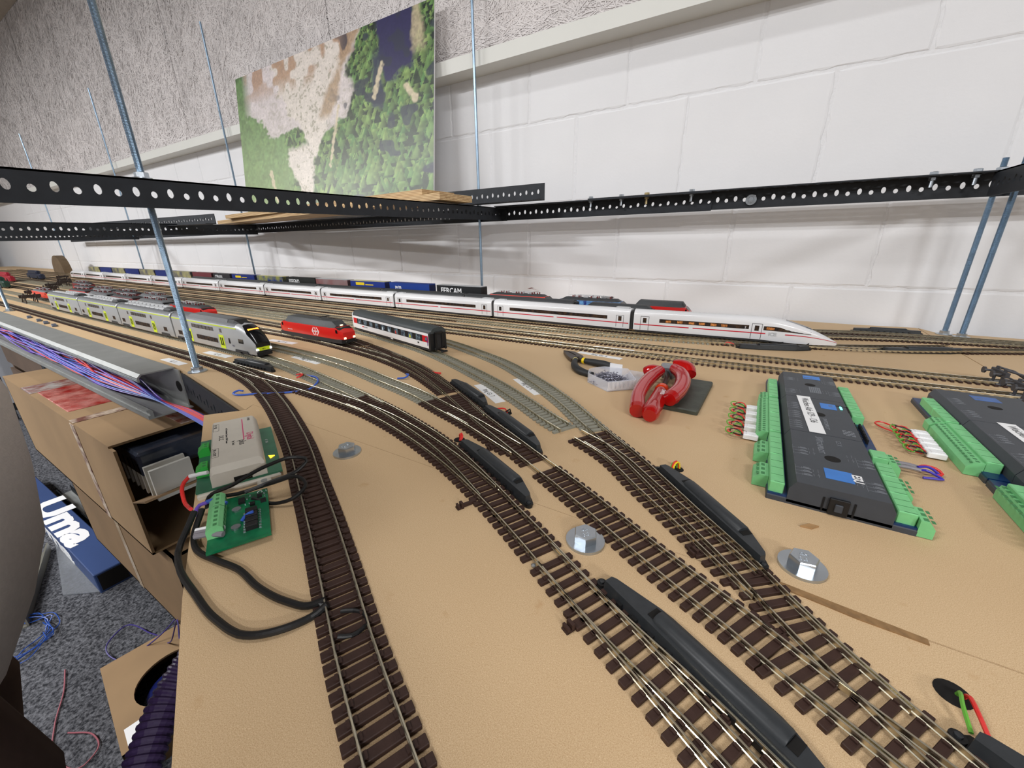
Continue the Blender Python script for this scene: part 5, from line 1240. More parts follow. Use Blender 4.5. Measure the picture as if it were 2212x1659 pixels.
obj('magenta_line', MB().box(-.046, .006, .0062, .0070, HT_, HT_+.0001), M_mag, o)
text('lettering', 'Digital', .0075, MP(-.0080, .0090), M_mag, o, sx=.85); text('lettering', 'plus', .0075, MP(.0060, .0030), M_ink, o, sx=.85)
text('lettering', 'by Lenz', .0030, MP(.0040, -.0020), M_ink, o); text('lettering', 'LV103', .0030, MP(-.0475, .0110), M_ink, o)
text('lettering', 'mit Transmission System 1:1000 Gesamt', .0022, MP(-.030, -.0065), M_ink, o)
text('lettering', 'DCC', .0050, MP(-.0140, -.0115), M_ink, o)
for x0, s_ in ((-.0450, 'B ^ BK'), (.0130, 'IN v OUT')):
    fr = MB(); fr.box(x0, x0+.0175, -.0162, -.0160, HT_, HT_+.0001).box(x0, x0+.0175, -.0118, -.0116, HT_, HT_+.0001).box(x0, x0+.0002, -.0162, -.0116, HT_, HT_+.0001).box(x0+.0173, x0+.0175, -.0162, -.0116, HT_, HT_+.0001)
    obj('printed_frame', fr, M_ink, o); text('lettering', s_, .0032, MP(x0+.0015, -.0154), M_ink, o)
obj('indicator_light', MB().prism([(.0190, .0215), (.0250, .0225), (.0215, .0262)], .0052, .0056), mat('amber_light', (255, 200, 40), .4, emit=(255, 180, 30), estr=4), o)
obj('socket_hole', MB().box(HL-.0002, HL+.0005, -.004, .008, .0050, .0095), M_hole, o)
text('lettering', 'AT 10B', .0030, MT(-.020, .0215, .0053, 0), M_icegrey, o)
# bare green circuit board
bx = Vector((.0500, -.0250, 0)).normalized(); by = Vector((.0250, .0500, 0)).normalized()
P0 = Vector((-.2775, .0965, 0)); Mp = Matrix(((bx.x, by.x, 0, P0.x), (bx.y, by.y, 0, P0.y), (0, 0, 1, 0), (0, 0, 0, 1)))
o = empty('circuit_board_unit', M=Mp); tag(o, 'bare green circuit board with two green terminal blocks below the beige module', 'circuit board')
obj('board', MB().box(-.0300, .0300, -.0172, .0172, .0040, .0056), M_pcb, o)
for x in (-.010, .012): obj('standoff_screw', MB().cyl(x, -.002, 0, .0056, .0016, 10).cyl(x, -.002, .0056, .0070, .0028, 14), M_zinc, o)
for xa, xb, n in ((-.0270, -.0105, 3), (-.0095, .0160, 5)):
    t = obj('terminal_block', MB().loft([[(x, y, z) for y, z in ((-.0172, .0056), (-.0080, .0056), (-.0080, .0118), (-.0100, .0138), (-.0140, .0138), (-.0172, .0110))] for x in (xa, xb)]), M_term, o)
    hh = MB()
    for i in range(n): 
        x = xa+(xb-xa)*(i+.5)/n; hh.box(x-.0012, x+.0012, -.0128, -.0108, .0138, .0140).box(x-.0010, x+.0010, -.0084, -.0078, .0080, .0110)
    obj('screw_hole', hh, M_termd, t)
for i in range(4): obj('relay_chip', MB().box(-.0035+i*.0060, .0016+i*.0060, .0035, .0105, .0056, .0092, ch=.0003), M_black, o)
for x, y, a, b in ((-.0225, -.001, .006, .004), (-.0215, .0105, .003, .003), (-.0140, .0125, .0034, .0034), (-.0130, .0060, .003, .003)): obj('chip', MB().box(x, x+a, y, y+b, .0056, .0075), M_black, o)
pads = MB()
for i in range(8): pads.box(-.0030+i*.0031, -.0018+i*.0031, .0108, .0122, .0056, .0060).box(-.0030+i*.0031, -.0018+i*.0031, .0020, .0033, .0056, .0060)
for i in range(10): x, y = rnd.uniform(-.028, -.008), rnd.uniform(.002, .016); pads.box(x, x+.0012, y, y+.0007, .0056, .0061)
for o2 in [obj('solder_pads', pads, M_zinc, o)]: o2['kind'] = 'stuff'
obj('blue_tie', wire(MB(), [(.0065, .0010, .0062), (.0045, .0040, .0085), (.0050, .0085, .0098)], .0011, 8), M_bluew, o)
text('lettering', 'C', .0050, MT(-.0290, .0105, .0057, 0), M_wht, o)
# cables
o = tag(obj('black_cable', wire(MB(), [(-.3000, .0800, .012), (-.2925, .0725, .008), (-.2870, .0650, .0024), (-.2640, .0560, .0024), (-.2350, .0520, .0024), (-.2070, .0500, .0024), (-.1840, .0535, .0024), (-.1720, .0650, .0024), (-.1660, .0790, .0024), (-.1640, .0835, .0050)], .0019, 10), M_blkw), 'thick black cable sweeping in a wide loop to the left track rail', 'cable')
tag(obj('black_cable', wire(MB(), [(-.3020, .0850, .010), (-.2890, .0735, .0030), (-.2720, .0680, .0022), (-.2520, .0700, .0022), (-.2340, .0730, .0022), (-.2080, .0720, .0022), (-.1870, .0745, .0022), (-.1740, .0790, .0022), (-.1680, .0850, .0040)], .0019, 10), M_blkw), 'second black cable lying in an s-curve above the wide loop', 'cable')
tag(obj('black_cable', wire(MB(), [(-.1560, .0850, .0030), (-.1500, .0895, .0026), (-.1440, .0905, .0022), (-.1390, .0860, .0022), (-.1400, .0790, .0030), (-.1440, .0745, .0046)], .0011, 8), M_blkw), 'small black wire loop right of the left track at its joiner', 'cable')
tag(obj('black_cable', wire(MB(), [(-.3080, .0880, -.008), (-.3260, .0980, .004), (-.3120, .1080, .0120), (-.2950, .1280, .0240), (-.2830, .1440, .0270), (-.2790, .1500, .0230), (-.2800, .1440, .0180), (-.2900, .1250, .0130), (-.2960, .1100, .0110)], .0014, 8), M_blkw), 'thin black cable looping over the beige module', 'cable')
tag(obj('black_cable', wire(MB(), [(-.3120, .0860, -.012), (-.3200, .0960, .004), (-.3040, .1080, .0080), (-.2870, .1260, .0130), (-.2740, .1390, .0150), (-.2670, .1390, .0110), (-.2650, .1300, .0070), (-.2760, .1190, .0030), (-.2920, .1120, .0060)], .0014, 8), M_blkw), 'thin black cable arching over the front end of the beige module', 'cable')
o = empty('wire_pair', (-.3030, .0930, .009)); tag(o, 'blue and violet wires curling off the upper terminal block of the bare board', 'wire')
obj('blue_sleeve', wire(MB(), [(.008, .004, .001), (.000, .001, .003), (-.006, -.002, .001)], .0014, 8), M_bluew, o)
obj('violet_lead', wire(MB(), [(-.005, -.002, .001), (-.011, -.006, -.002), (-.012, -.010, -.010), (-.010, -.012, -.016)], .0013, 8), M_purw, o)
o = empty('wire_plug_pair', (-.2790, .0780, .006)); tag(o, 'white and silver ferrule wires at the lower terminal block of the bare board', 'wire')
for i, m in enumerate((M_wht, M_vw, M_vw)): obj('ferrule', wire(MB(), [(.008+.0030*i, .006-.0015*i, .002), (.000+.0028*i, .001-.0015*i, .002), (-.006+.0026*i, -.004-.0015*i, .001)], .0018, 8), m, o)
o = empty('red_lead_wire', (-.345, .098, .004)); tag(o, 'red wire with white sleeve bending off the beige module terminals', 'wire')
obj('white_sleeve', wire(MB(), [(-.008, .012, .006), (-.013, .008, .005), (-.018, .003, .004)], .0016, 8), M_wht, o)
obj('red_lead', wire(MB(), [(-.018, .003, .004), (-.021, -.002, -.002), (-.014, -.006, -.012), (.0, -.008, -.012), (.010, -.010, -.008)], .0014, 8), M_redw, o)
# blue and red feeder wires at the turnouts
tag(obj('blue_wire', wire(MB(), [(-.5500, .2325, .004), (-.5570, .2295, .0040), (-.5590, .2245, .0020), (-.5520, .2235, .0015), (-.5330, .2370, .0014), (-.5100, .2530, .0014), (-.4950, .2680, .0014), (-.4870, .2830, .0014), (-.4900, .2960, .0045), (-.5120, .3120, .0050), (-.5450, .3170, .0020)], .0012, 8), M_bluew), 'blue wire threaded under the curved turnout near the rod foot', 'wire')
tag(obj('red_wire', wire(MB(), [(-.5400, .2990, .004), (-.5380, .3060, .0060), (-.5480, .3120, .0050), (-.5620, .3120, .0015)], .0012, 8), M_redw), 'short red wire beside the blue wire at the curved turnout', 'wire')
tag(obj('blue_wire', wire(MB(), [(-.4150, .3880, .0040), (-.4070, .3850, .0055), (-.4060, .3790, .0035), (-.4180, .3740, .0012)], .0012, 8), M_bluew), 'small blue wire hook below the turnout in front of the locomotive', 'wire')
tag(obj('red_wire', wire(MB(), [(-.3930, .4180, .003), (-.3840, .4160, .0030), (-.3790, .4220, .0015)], .0013, 8), M_redw), 'tiny red wire stub above the turnout in front of the locomotive', 'wire')
# cable holes with servo leads beside the motors
def hole(x, y, rx, label, pts):
    o = empty('cable_hole', (x, y, 0)); tag(o, label, 'hole')
    obj('hole', MB().cyl(0, 0, .0001, .0003, rx, 20), M_hole, o)
    for p, m in pts: obj('lead', wire(MB(), p, .0008, 6), m, o)
hole(.0975, .1915, .0062, 'round hole with red and yellow-green leads at the bottom right', [([(.001, .001, -.006), (.001, -.001, .003), (-.001, -.009, .005), (-.001, -.019, .003)], M_grw), ([(.003, .001, -.006), (.003, -.002, .004), (.003, -.010, .005), (.004, -.018, .003)], M_redw)])
hole(-.0330, .3190, .0050, 'small hole with striped leads behind the motor of the right turnout', [([(.0, .002, -.004), (-.002, .001, .006), (-.004, -.004, .006), (-.004, -.009, .004)], M_grw), ([(.001, .002, -.004), (-.001, .001, .007), (-.003, -.004, .007), (-.003, -.009, .005)], M_redw), ([(.002, .002, -.004), (.0, .001, .0065), (-.002, -.004, .0065), (-.002, -.009, .005)], M_yel)])
hole(-.2250, .2700, .0055, 'small hole with red leads behind the middle motor', [([(.0, .001, -.004), (.001, .0, .007), (.005, -.003, .006), (.006, -.007, .004)], M_redw), ([(.001, .002, -.004), (.002, .001, .0075), (.006, -.002, .006), (.007, -.006, .004)], M_redw)])
hole(-.2180, .3480, .0050, 'small hole with red lead beside the pair of motors', [([(.0, .001, -.004), (-.003, .0, .005), (-.012, -.002, .004), (-.018, -.004, .003)], M_redw), ([(.002, .002, -.004), (.003, .0, .006), (.001, -.004, .004), (-.003, -.003, .001)], M_blkw)])
hole(-.0360, .8100, .0050, 'small hole with leads left of the motor below the white nose', [([(.0, .001, -.004), (.003, .0, .006), (.010, -.001, .006), (.016, .0, .004)], M_redw)])
hole(.1750, .8850, .0060, 'small dark hole left of the motor right of the white train', [])
# ------------------------------------------------------------------ tools and small things on the board
def grip(mb, pts, rads, flat=1.0, n=12):
    P = [Vector(p) for p in pts]; Q = spline([tuple(p) for p in pts], .003)
    s = np.concatenate([[0], np.cumsum(np.linalg.norm(np.diff(np.array(pts), axis=0), axis=1))]); sq = np.concatenate([[0], np.cumsum(np.linalg.norm(np.diff(Q, axis=0), axis=1))])
    r = np.interp(sq/sq[-1], s/s[-1], rads); return mb.tube([tuple(q) for q in Q], [float(x) for x in r], n)
o = empty('side_cutter', (-.2290, .5790, 0)); tag(o, 'black-handled side cutter with a yellow band, jaws pointing left', 'pliers')
M_steel = mat('dark_tool_steel', (92, 84, 80), .4, .8, noise=.2, nscale=90); M_rub = mat('black_rubber_grip', (34, 36, 38), .55, bump=.2, bscale=400)
obj('jaw', MB().prism([(-.037, .0285), (-.0335, .0235), (-.018, .0020), (-.006, -.0110), (.004, -.0060), (.002, .0030), (-.014, .0165), (-.030, .0290)], .0022, .0072), M_steel, o)
obj('jaw', MB().prism([(-.037, .0290), (-.030, .0300), (-.017, .0300), (.004, .0130), (.009, .0040), (.004, .0000), (-.010, .0140), (-.028, .0285)], .0030, .0080), M_steel, o)
obj('pivot', MB().cyl(-.001, .002, .0022, .0092, .0042, 16), M_steel, o)
obj('grip', grip(MB(), [(.016, -.0090, .0062), (.030, -.0105, .0062), (.046, -.0125, .0062), (.060, -.0155, .0055), (.070, -.0200, .0050)], [.0044, .0052, .0058, .0052, .0030]), M_rub, o, smooth=True)
obj('yellow_band', grip(MB(), [(.0125, -.0083, .0062), (.0145, -.0087, .0062), (.0165, -.0091, .0062)], [.0049, .0050, .0049]), M_yel, o, smooth=True)
obj('arm', grip(MB(), [(.002, .002, .0052), (.008, -.005, .0060), (.013, -.0080, .0062)], [.0035, .0034, .0036]), M_steel, o, smooth=True)
obj('grip', grip(MB(), [(.001, -.0100, .0055), (.005, -.0240, .0055), (.014, -.0430, .0055), (.030, -.0590, .0050), (.050, -.0660, .0045)], [.0040, .0050, .0056, .0056, .0040]), M_rub, o, smooth=True)
obj('yellow_band', grip(MB(), [(.0000, -.0085, .0055), (.0006, -.0102, .0055)], [.0045, .0045]), mat('pale_band', (200, 190, 130), .5), o)
# clear box of track nails
o = empty('nail_box', (-.1500, .5050, 0), math.radians(-2)); tag(o, 'small clear plastic box full of loose track nails, lid open', 'box')
M_clear = mat('clear_plastic', (236, 238, 246), .12, alpha=.38)
P = [(-.031, .014), (-.034, .004), (-.028, -.014), (.008, -.036), (.036, -.008), (.012, .034), (-.020, .027)]
I = [(x*.955, y*.955) for x, y in P]
def walls(mb, P, I, z0, z1):
    n = len(P); vs = [(x, y, z0) for x, y in P]+[(x, y, z1) for x, y in P]+[(x, y, z0) for x, y in I]+[(x, y, z1) for x, y in I]
    fs = []
    for i in range(n):
        j = (i+1) % n; fs += [(i, j, n+j, n+i), (2*n+j, 2*n+i, 3*n+i, 3*n+j), (n+i, n+j, 3*n+j, 3*n+i), (i, 2*n+i, 2*n+j, j)]
    return mb.add(vs, fs)
obj('tray', walls(MB().prism(P, .0004, .0014), P, I, .0014, .0135), M_clear, o)
rb = MB()
a, b_ = Vector((.008, -.036)), Vector((.036, -.008)); d = (b_-a)
for k in range(22): q = a+d*(k+.5)/22; rb.box(-.0004, .0004, -.0004, .0002, .002, .0130, M=MT(q.x+.0003, q.y-.0003, 0, math.atan2(d.y, d.x)))
obj('ribbed_side', rb, M_wht, o)
obj('lid', MB().box(.012, .046, .006, .044, .0006, .0018, ch=.0005).box(.012, .0128, .006, .044, .0018, .0075).box(.012, .046, .0432, .044, .0018, .0085).box(.0452, .046, .006, .044, .0018, .0085), M_clear, o)
obj('white_divider', MB().box(-.014, .004, .0325, .0333, .0014, .0180), M_wht, o)
nb = MB(); M_nail = mat('blued_nail', (168, 168, 182), .3, .85)
for k in range(620):
    a = rnd.uniform(0, 2*PI); rr = math.sqrt(rnd.random()); x, y = rr*.024*math.cos(a)-.002, rr*.020*math.sin(a)-.002; z = .002+.011*(1-rr**2)*rnd.random()
    d = Vector((rnd.gauss(0, 1), rnd.gauss(0, 1), rnd.gauss(0, .35))).normalized()*.0055; p = Vector((x, y, z+.0012))
    nb.tube([tuple(p-d), tuple(p+d)], .00035, 4); nb.box(p.x+d.x-.0007, p.x+d.x+.0007, p.y+d.y-.0007, p.y+d.y+.0007, p.z+d.z-.0002, p.z+d.z+.0002)
q = obj('nails', nb, M_nail, o); q['kind'] = 'stuff'
# red-handled pliers and screwdriver on a dark pad
o = empty('sharpening_pad', (-.0505, .5030, 0), math.radians(-2)); tag(o, 'dark green-black square pad half under the red pliers', 'pad')
obj('slab', MB().box(-.0185, .0185, -.058, .058, .0002, .0055, ch=.0014), mat('dark_slate_pad', (66, 70, 60), .5, noise=.35, nscale=60, bump=.3, bscale=120), o)
M_rp = mat('translucent_red_handle', (214, 16, 18), .12, trans=.55, ior=1.45, coat=.5); M_rp2 = mat('deep_red_handle', (168, 18, 26), .16, coat=.6)
o = empty('pliers', (-.085, .545, 0)); tag(o, 'pliers with two curved glossy red handles and a grey head', 'pliers')
obj('handle', grip(MB(), [(-.0060, -.1330, .0090), (-.0120, -.1080, .0125), (-.0145, -.0800, .0150), (-.0130, -.0450, .0175), (-.0080, -.0150, .0195)], [.0086, .0080, .0085, .0085, .0070], n=16), M_rp2, o, smooth=True)
obj('handle_end', grip(MB(), [(-.0050, -.1390, .0084), (-.0060, -.1325, .0090)], [.0078, .0090], n=16), M_rp, o, smooth=True)
obj('guard', grip(MB(), [(-.0260, -.0140, .0155), (-.0190, -.0160, .0185), (-.0100, -.0170, .0185)], [.0065, .0080, .0080], n=16), M_rp, o, smooth=True)
obj('handle', grip(MB(), [(.0220, -.0960, .0150), (.0260, -.0720, .0170), (.0255, -.0450, .0190), (.0180, -.0180, .0210), (.0080, -.0030, .0215)], [.0090, .0088, .0090, .0085, .0070], n=16), M_rp2, o, smooth=True)
obj('handle_end', grip(MB(), [(.0205, -.1030, .0140), (.0220, -.0960, .0150)], [.0078, .0092], n=16), M_rp, o, smooth=True)
obj('guard', grip(MB(), [(.0050, .0060, .0240), (.0140, .0050, .0240), (.0230, .0, .0220), (.0270, -.0080, .0170)], [.0070, .0090, .0100, .0090], n=16), M_rp, o, smooth=True)
obj('head', MB().loft([[(x+a, y, z) for a, z in ((-.009*k, .006), (.009*k, .006), (.009*k, .020*h), (-.009*k, .020*h))] for x, y, k, h in ((0, -.004, .7, 1.05), (-.001, .006, 1.1, 1.15), (-.002, .020, 1.0, 1.05), (-.002, .040, .45, .8))]), mat('grey_tool_steel', (150, 154, 160), .35, .7), o)
obj('tong', MB().tube([(-.002, -.004, .0140), (.003, -.022, .0125), (.004, -.045, .0110)], [.0040, .0034, .0028], 8), M_steel, o, smooth=True)
o = empty('screwdriver', (-.0750, .4020, 0), math.radians(3)); tag(o, 'short screwdriver with clear red handle lying between the pliers handles', 'screwdriver')
obj('handle', grip(MB(), [(0, -.0050, .0095), (0, .0, .0100), (0, .018, .0100), (0, .045, .0105), (0, .066, .0115), (0, .072, .0120)], [.0070, .0092, .0098, .0090, .0080, .0060], n=16), M_rp, o, smooth=True)
obj('collar', grip(MB(), [(0, .070, .0118), (0, .078, .0120)], [.0082, .0078], n=16), mat('orange_red_plastic', (240, 70, 20), .2, trans=.3), o, smooth=True)
obj('shaft', MB().tube([(0, .078, .0118), (0, .135, .0070)], .0022, 10), M_steel, o, smooth=True)
text('lettering', 'SWISS', .0060, MT(.003, .052, .0205, -PI/2), M_wht, o)
# paper labels on the board
def ticket(x, y, a, L, W_, s, label, size=.0085):
    o = obj('paper_label', MB().box(-L/2, L/2, -W_/2, W_/2, .0001, .0003), M_paper, None, loc=(x, y, 0), rz=a); tag(o, label, 'label')
    text('lettering', s, size, MT(0, -size*.36, .00035), M_ink, o, align='CENTER', sx=.9); return o
ticket(-.2425, .4385, math.radians(-36), .069, .0135, 'Bhg Gl. 6', 'white paper label lettered Bhg Gl. 6 between the two grey curved tracks')
ticket(-.2730, .3915, math.radians(-33), .073, .0135, 'Bhg Gl. 7', 'white paper label lettered Bhg Gl. 7 partly under a point motor')
ticket(-.2110, .6330, math.radians(-6), .078, .0125, 'Bhg Gl. 5', 'white paper label lettered Bhg Gl. 5 above the pliers')
ticket(-.2030, .6890, math.radians(2), .070, .0110, 'Bhg Gl. 4', 'white paper label between the two sidings above the pliers', .007)
ticket(-.8190, .2550, math.radians(0), .072, .0125, 'Gl. 11', 'white paper label left of the near rod foot beside the main track')
ticket(-.8050, .3150, math.radians(2), .078, .0130, 'Gl. 10', 'white paper label between the main track and the double-deck train')
ticket(-.6300, .3720, math.radians(-4), .080, .0130, 'Bhg Gl. 9', 'pinkish white paper label in front of the double-deck train nose')
ticket(-.8000, .4290, math.radians(4), .080, .0130, 'Bhg Gl. 8', 'white paper label below the red locomotive')
ticket(-.2650, .8060, math.radians(4), .090, .0080, 'Bhg Gl. 3', 'white paper label beside the pale grey siding stretch', .006)
for i, x in enumerate((-1.745, -1.640, -1.568, -1.490)):
    o = obj('metal_clip', MB().box(-.022, .022, -.0045, .0045, .0001, .0035, ch=.001), mat('blue_grey_clip', (96, 104, 120), .4, .5), None, loc=(x, .2545-.0009*i, 0), rz=-.15); tag(o, ['leftmost of the four small grey plates at the board edge', 'second small grey plate at the board edge from the left', 'third small grey plate at the board edge from the left', 'rightmost of the four small grey plates at the board edge'][i], 'plate', 'small grey plates at the board edge')
o = obj('solder_blob', MB().cyl(0, 0, .0023, .0046, .0012, 8).box(-.004, 0, -.0004, .0004, .003, .0042), M_zinc, None, loc=(-.1662, .0818, 0)); tag(o, 'bright solder joint where the thick black cables meet the left rail', 'solder')
# small debris: solder blob, wood chip hole
o = obj('solder_blob', MB().loft([[(.0016*k*math.cos(a)+q, .0013*k*math.sin(a), z) for a in [2*PI*i/8 for i in range(8)]] for k, z, q in ((1, .0002, 0), (1.1, .0014, .0003), (.5, .0024, .0006))]), M_zinc, None, loc=(-.0865, .1640, 0)); tag(o, 'bright solder blob left of the middle foreground track', 'solder')
o = obj('wood_chip', MB().prism([(-.006, -.001), (.0, -.003), (.006, 0), (.001, .002)], .0001, .0012), M_boardedge, None, loc=(.0550, .2875, 0), rz=.4); tag(o, 'small splintered wood chip in front of the left decoder row', 'chip')
# buffer stops: right end pair
def bufferstop(x, y, rz, label, m=M_black, s=1.0, group=None):
    o = empty('buffer_stop', (x, y, 0), rz); tag(o, label, 'buffer stop', group)
    fr = MB()
    for q in (-.0085*s, .0085*s):
        fr = MB().tube([(0, q, 0), (0, q, .0230*s)], .0016, 6).tube([(0, q, .0215*s), (.016*s, q, .0170*s), (.038*s, q, .0020)], .0015, 6).tube([(.001, q, .010*s), (.014*s, q, .0080*s), (.026*s, q, .0022)], .0012, 6).tube([(-.004, q, .0022), (.040*s, q, .0022)], .0016, 6)
        obj('side_frame', fr, m, o, smooth=True)
    obj('beam', MB().box(-.0022, .0022, -.0165*s, .0165*s, .0130*s, .0195*s, ch=.0005), m, o)
    for q in (-.0100*s, .0100*s): obj('buffer', MB().tube([(-.002, q, .0160*s), (-.010*s, q, .0160*s)], .0014, 8).tube([(-.010*s, q, .0160*s), (-.012*s, q, .0160*s)], .0042*s, 12), m, o)
    obj('cross_brace', MB().tube([(.014*s, -.0085*s, .0175*s), (.014*s, .0085*s, .0175*s)], .0012, 6), m, o)
    return o
M_bs = mat('dark_grey_plastic', (58, 58, 62), .45)
bufferstop(.286, .7430, math.radians(4), 'dark grey buffer stop at the right end of the back siding', M_bs, 1.0)
bufferstop(.284, .6815, math.radians(4), 'dark grey buffer stop behind the right decoder row', M_bs, 1.0)
for i, (x, y) in enumerate(((-2.20, .342), (-2.42, .392), (-2.62, .4695), (-2.83, .525), (-3.02, .603), (-3.25, .650), (-3.6, .718))):
    bufferstop(x, y, PI, ['black buffer stop', 'second black buffer stop', 'third black buffer stop', 'fourth black buffer stop', 'fifth black buffer stop', 'sixth black buffer stop', 'seventh black buffer stop'][i]+' from the front in the diagonal row at the far left', mat('brown_black_plastic', (48, 38, 34), .5), 1.6, 'buffer stops at the far left')

# ------------------------------------------------------------------ far left end: stacked wooden helix, portal, parked toys
M_trk = mat('plywood_ramp', (176, 150, 112), .7, noise=.2, nscale=12); M_trkd = mat('ramp_track_brown', (74, 56, 46), .7)
o = empty('track_helix', (-8.2, .05, 0)); tag(o, 'stacked wooden spiral ramp with tracks at the far left end', 'helix')
for k in range(7):
    z = .02+.062*k; n = 40; mb = MB(); mb2 = MB()
    A0, A1 = -.3, PI*1.9
    for R0, R1, zz, m_ in ((.48, .66, 0, mb), (.545, .58, .009, mb2)):
        secs = []
        for i in range(n+1):
            a = A0+(A1-A0)*i/n; zq = z+zz+.055*i/n; secs.append([(R0*math.cos(a), R0*math.sin(a), zq), (R1*math.cos(a), R1*math.sin(a), zq), (R1*math.cos(a), R1*math.sin(a), zq+.009), (R0*math.cos(a), R0*math.sin(a), zq+.009)])
        m_.loft(secs)
    p = obj('ramp_turn', mb, M_trk, o); obj('ramp_track', mb2, M_trkd, p)
for k in range(10):
    a = 2*PI*k/10; obj('support_rod', MB().cyl(.69*math.cos(a), .69*math.sin(a), .001, .50, .004, 6), M_rod, o)
o = empty('tunnel_portal', (-4.95, .98, 0)); tag(o, 'brown arched card portal against the wall at the far left', 'portal')
n = 14; outer = [(.14*math.cos(PI*i/n), .135*math.sin(PI*i/n)) for i in range(n+1)]
obj('arch', MB().loft([[(x, y, z) for x, z in [(.14, -.0)]+outer[0:]+[(-.14, 0)]] for y in (0, .05)]), mat('brown_card', (110, 92, 70), .8, noise=.2, nscale=20), o)
for i, (x, y, m, lb) in enumerate(((-3.35, .437, mat('dark_green_toy', (30, 58, 48), .4), 'dark green model car at the far left board edge'), (-3.95, .549, mat('crimson_toy', (150, 26, 44), .4), 'crimson model bus at the far left'), (-4.05, .690, mat('dark_blue_toy', (34, 40, 58), .4), 'dark blue model van behind the crimson bus'))):
    o = empty('model_vehicle', (x, y, 0)); tag(o, lb, 'toy vehicle')
    obj('body', MB().box(-.16, .16, -.0125, .0125, .008, .036, ch=.006).box(-.11, .09, -.011, .011, .036, .055, ch=.006), m, o)
    for dx in (-.10, .10):
        for q in (-.012, .012): obj('wheel', MB().add(*ring_disc(dx, q, .011, .011, .004)), M_black, o)

# ------------------------------------------------------------------ grey aluminium cable duct along the front edge, with wires
o = empty('cable_duct', (0, 0, 0)); tag(o, 'open grey aluminium cable duct along the front edge of the board', 'cable duct')
XA, XB = -6.5, -.776
obj('top_cover', MB().loft([[(x, y, z) for y, z in ((.2400, .0008), (.197, .0008), (.192, -.0040), (.192, -.0110), (.1945, -.0110), (.1945, -.0050), (.1985, -.0012), (.2400, -.0012))] for x in (XA, XB)]), M_alu, o)
obj('cover_groove', MB().box(XA, XB, .1912, .1922, -.0072, -.0064).box(XA, XB, .1912, .1922, -.0094, -.0088), M_zinc, o)
obj('back_wall', MB().box(XA, XB+.018, .2380, .2400, -.062, -.0012), M_alu, o)
obj('floor_plate', MB().box(XA, XB+.03, .190, .2400, -.0620, -.0600), M_alu, o)
obj('front_lip', MB().loft([[(x, y, z) for y, z in ((.1900, -.0620), (.1830, -.0620), (.1830, -.0560), (.1858, -.0560), (.1858, -.0530), (.1830, -.0500), (.1830, -.0470), (.1880, -.0470), (.1900, -.0500))] for x in (XA, XB+.03)]), M_alu, o)
for x in (-1.35, -1.0): obj('slot', MB().box(x-.012, x+.012, .2375, .2381, -.040, -.030), M_hole, o)
obj('hinge_hole', MB().cyl(0, 0, -.0005, .0004, .009, 18, M=Matrix.Translation((-.772, .2376, -.030)) @ Matrix.Rotation(PI/2, 4, 'X')), M_hole, o)
wm = [('violet', M_purw, 16), ('blue', M_bluew, 7), ('red', M_redw, 5)]; r_ = random.Random(3)
o = empty('wire_bundle', (-.6, .21, -.04)); tag(o, 'loose bundle of violet, blue and red wires lying in the cable duct', 'wires')
for nm, m, cnt in wm:
    for k in range(cnt):
        ph = r_.uniform(0, 6.28); y0 = r_.uniform(.192, .228)-.21; z0 = r_.uniform(-.056, -.030)+.04; pts = []
        for i in range(22):
            x = -4.2+.17*i+.6; t = min(1, max(0, (x+.35-.0)/.5))
            pts.append((x, min(.027, max(-.016, y0+.010*math.sin(ph+i*.9+k)+.004*math.sin(i*2.1+ph))), max(-.0185, z0+.007*math.sin(ph*2+i*.7))))
        pts = [p for p in pts if p[0] < -.22]
        e = r_.uniform(0, 1)
        pts += [(-.16, -.004+.008*e, -.004-.004*e), (-.06, -.010+.008*e, -.002+.006*e), (.04, -.022+.008*e, .006+.006*e), (.115, -.036+.008*e, .016+.004*e), (.165, -.058+.008*e, .018), (.20, -.090, .004)]
        obj(nm+'_wire', wire(MB(), pts, .0012 if nm != 'red' else .0016, 5, .012), m, o)
angle('slotted_angle', 'dark slotted angle under the board edge between duct and beige module', (-.750, .2375, -.0465), (-.4925, .2000, -.0465), h=.042, top=False, fdir=1, hk=dict(pitch=.0160, r=.0030, slot=.0070, low=.40, x0=.02))

# ------------------------------------------------------------------ underneath: cartons, rolls, floor things
def carton(x0, x1, y0, y1, z0, z1, label, rz=0, m=M_card, open_end=False, flaps=True):
    cx, cy = (x0+x1)/2, (y0+y1)/2; a, b = (x1-x0)/2, (y1-y0)/2; o = empty('cardboard_box', (cx, cy, z0), rz); tag(o, label, 'cardboard box'); h = z1-z0; t = .004
    w = MB().box(-a, a, -b, -b+t, 0, h).box(-a, a, b-t, b, 0, h).box(-a, -a+t, -b, b, 0, h).box(-a, a, -b, b, 0, t)
    if not open_end: w.box(a-t, a, -b, b, 0, h)
    obj('walls', w, m, o)
    return o, a, b, h
M_tape = mat('clear_tape', (196, 172, 140), .25, coat=.6)
def pt(s, *a): return a
o, a, b, h = carton(-1.60, -.835, .150, .46, -.330, -.125, 'large open cardboard carton under the board with red and clear tape', m=M_card, open_end=True)
obj('top_flap', MB().box(-a, a-.02, -b, .02, h, h+.004), M_card, o)
obj('red_tape', MB().box(-.12, .10, -b+.012, -.03, h+.004, h+.0055, ch=.001), mat('glossy_red_tape', (178, 40, 38), .15, noise=.4, nscale=30, col2=(226, 150, 140), bump=.8, bscale=40, bdist=.004, coat=1), o)
obj('clear_tape_strip', MB().box(-.20, -.12, -b, -.03, h+.004, h+.0052).box(.10, a-.02, -.055, -.012, h+.004, h+.0052), mat('pale_glossy_tape', (214, 206, 200), .15, noise=.3, nscale=40, col2=(160, 90, 80), bump=.6, bscale=50, bdist=.003, coat=1), o)
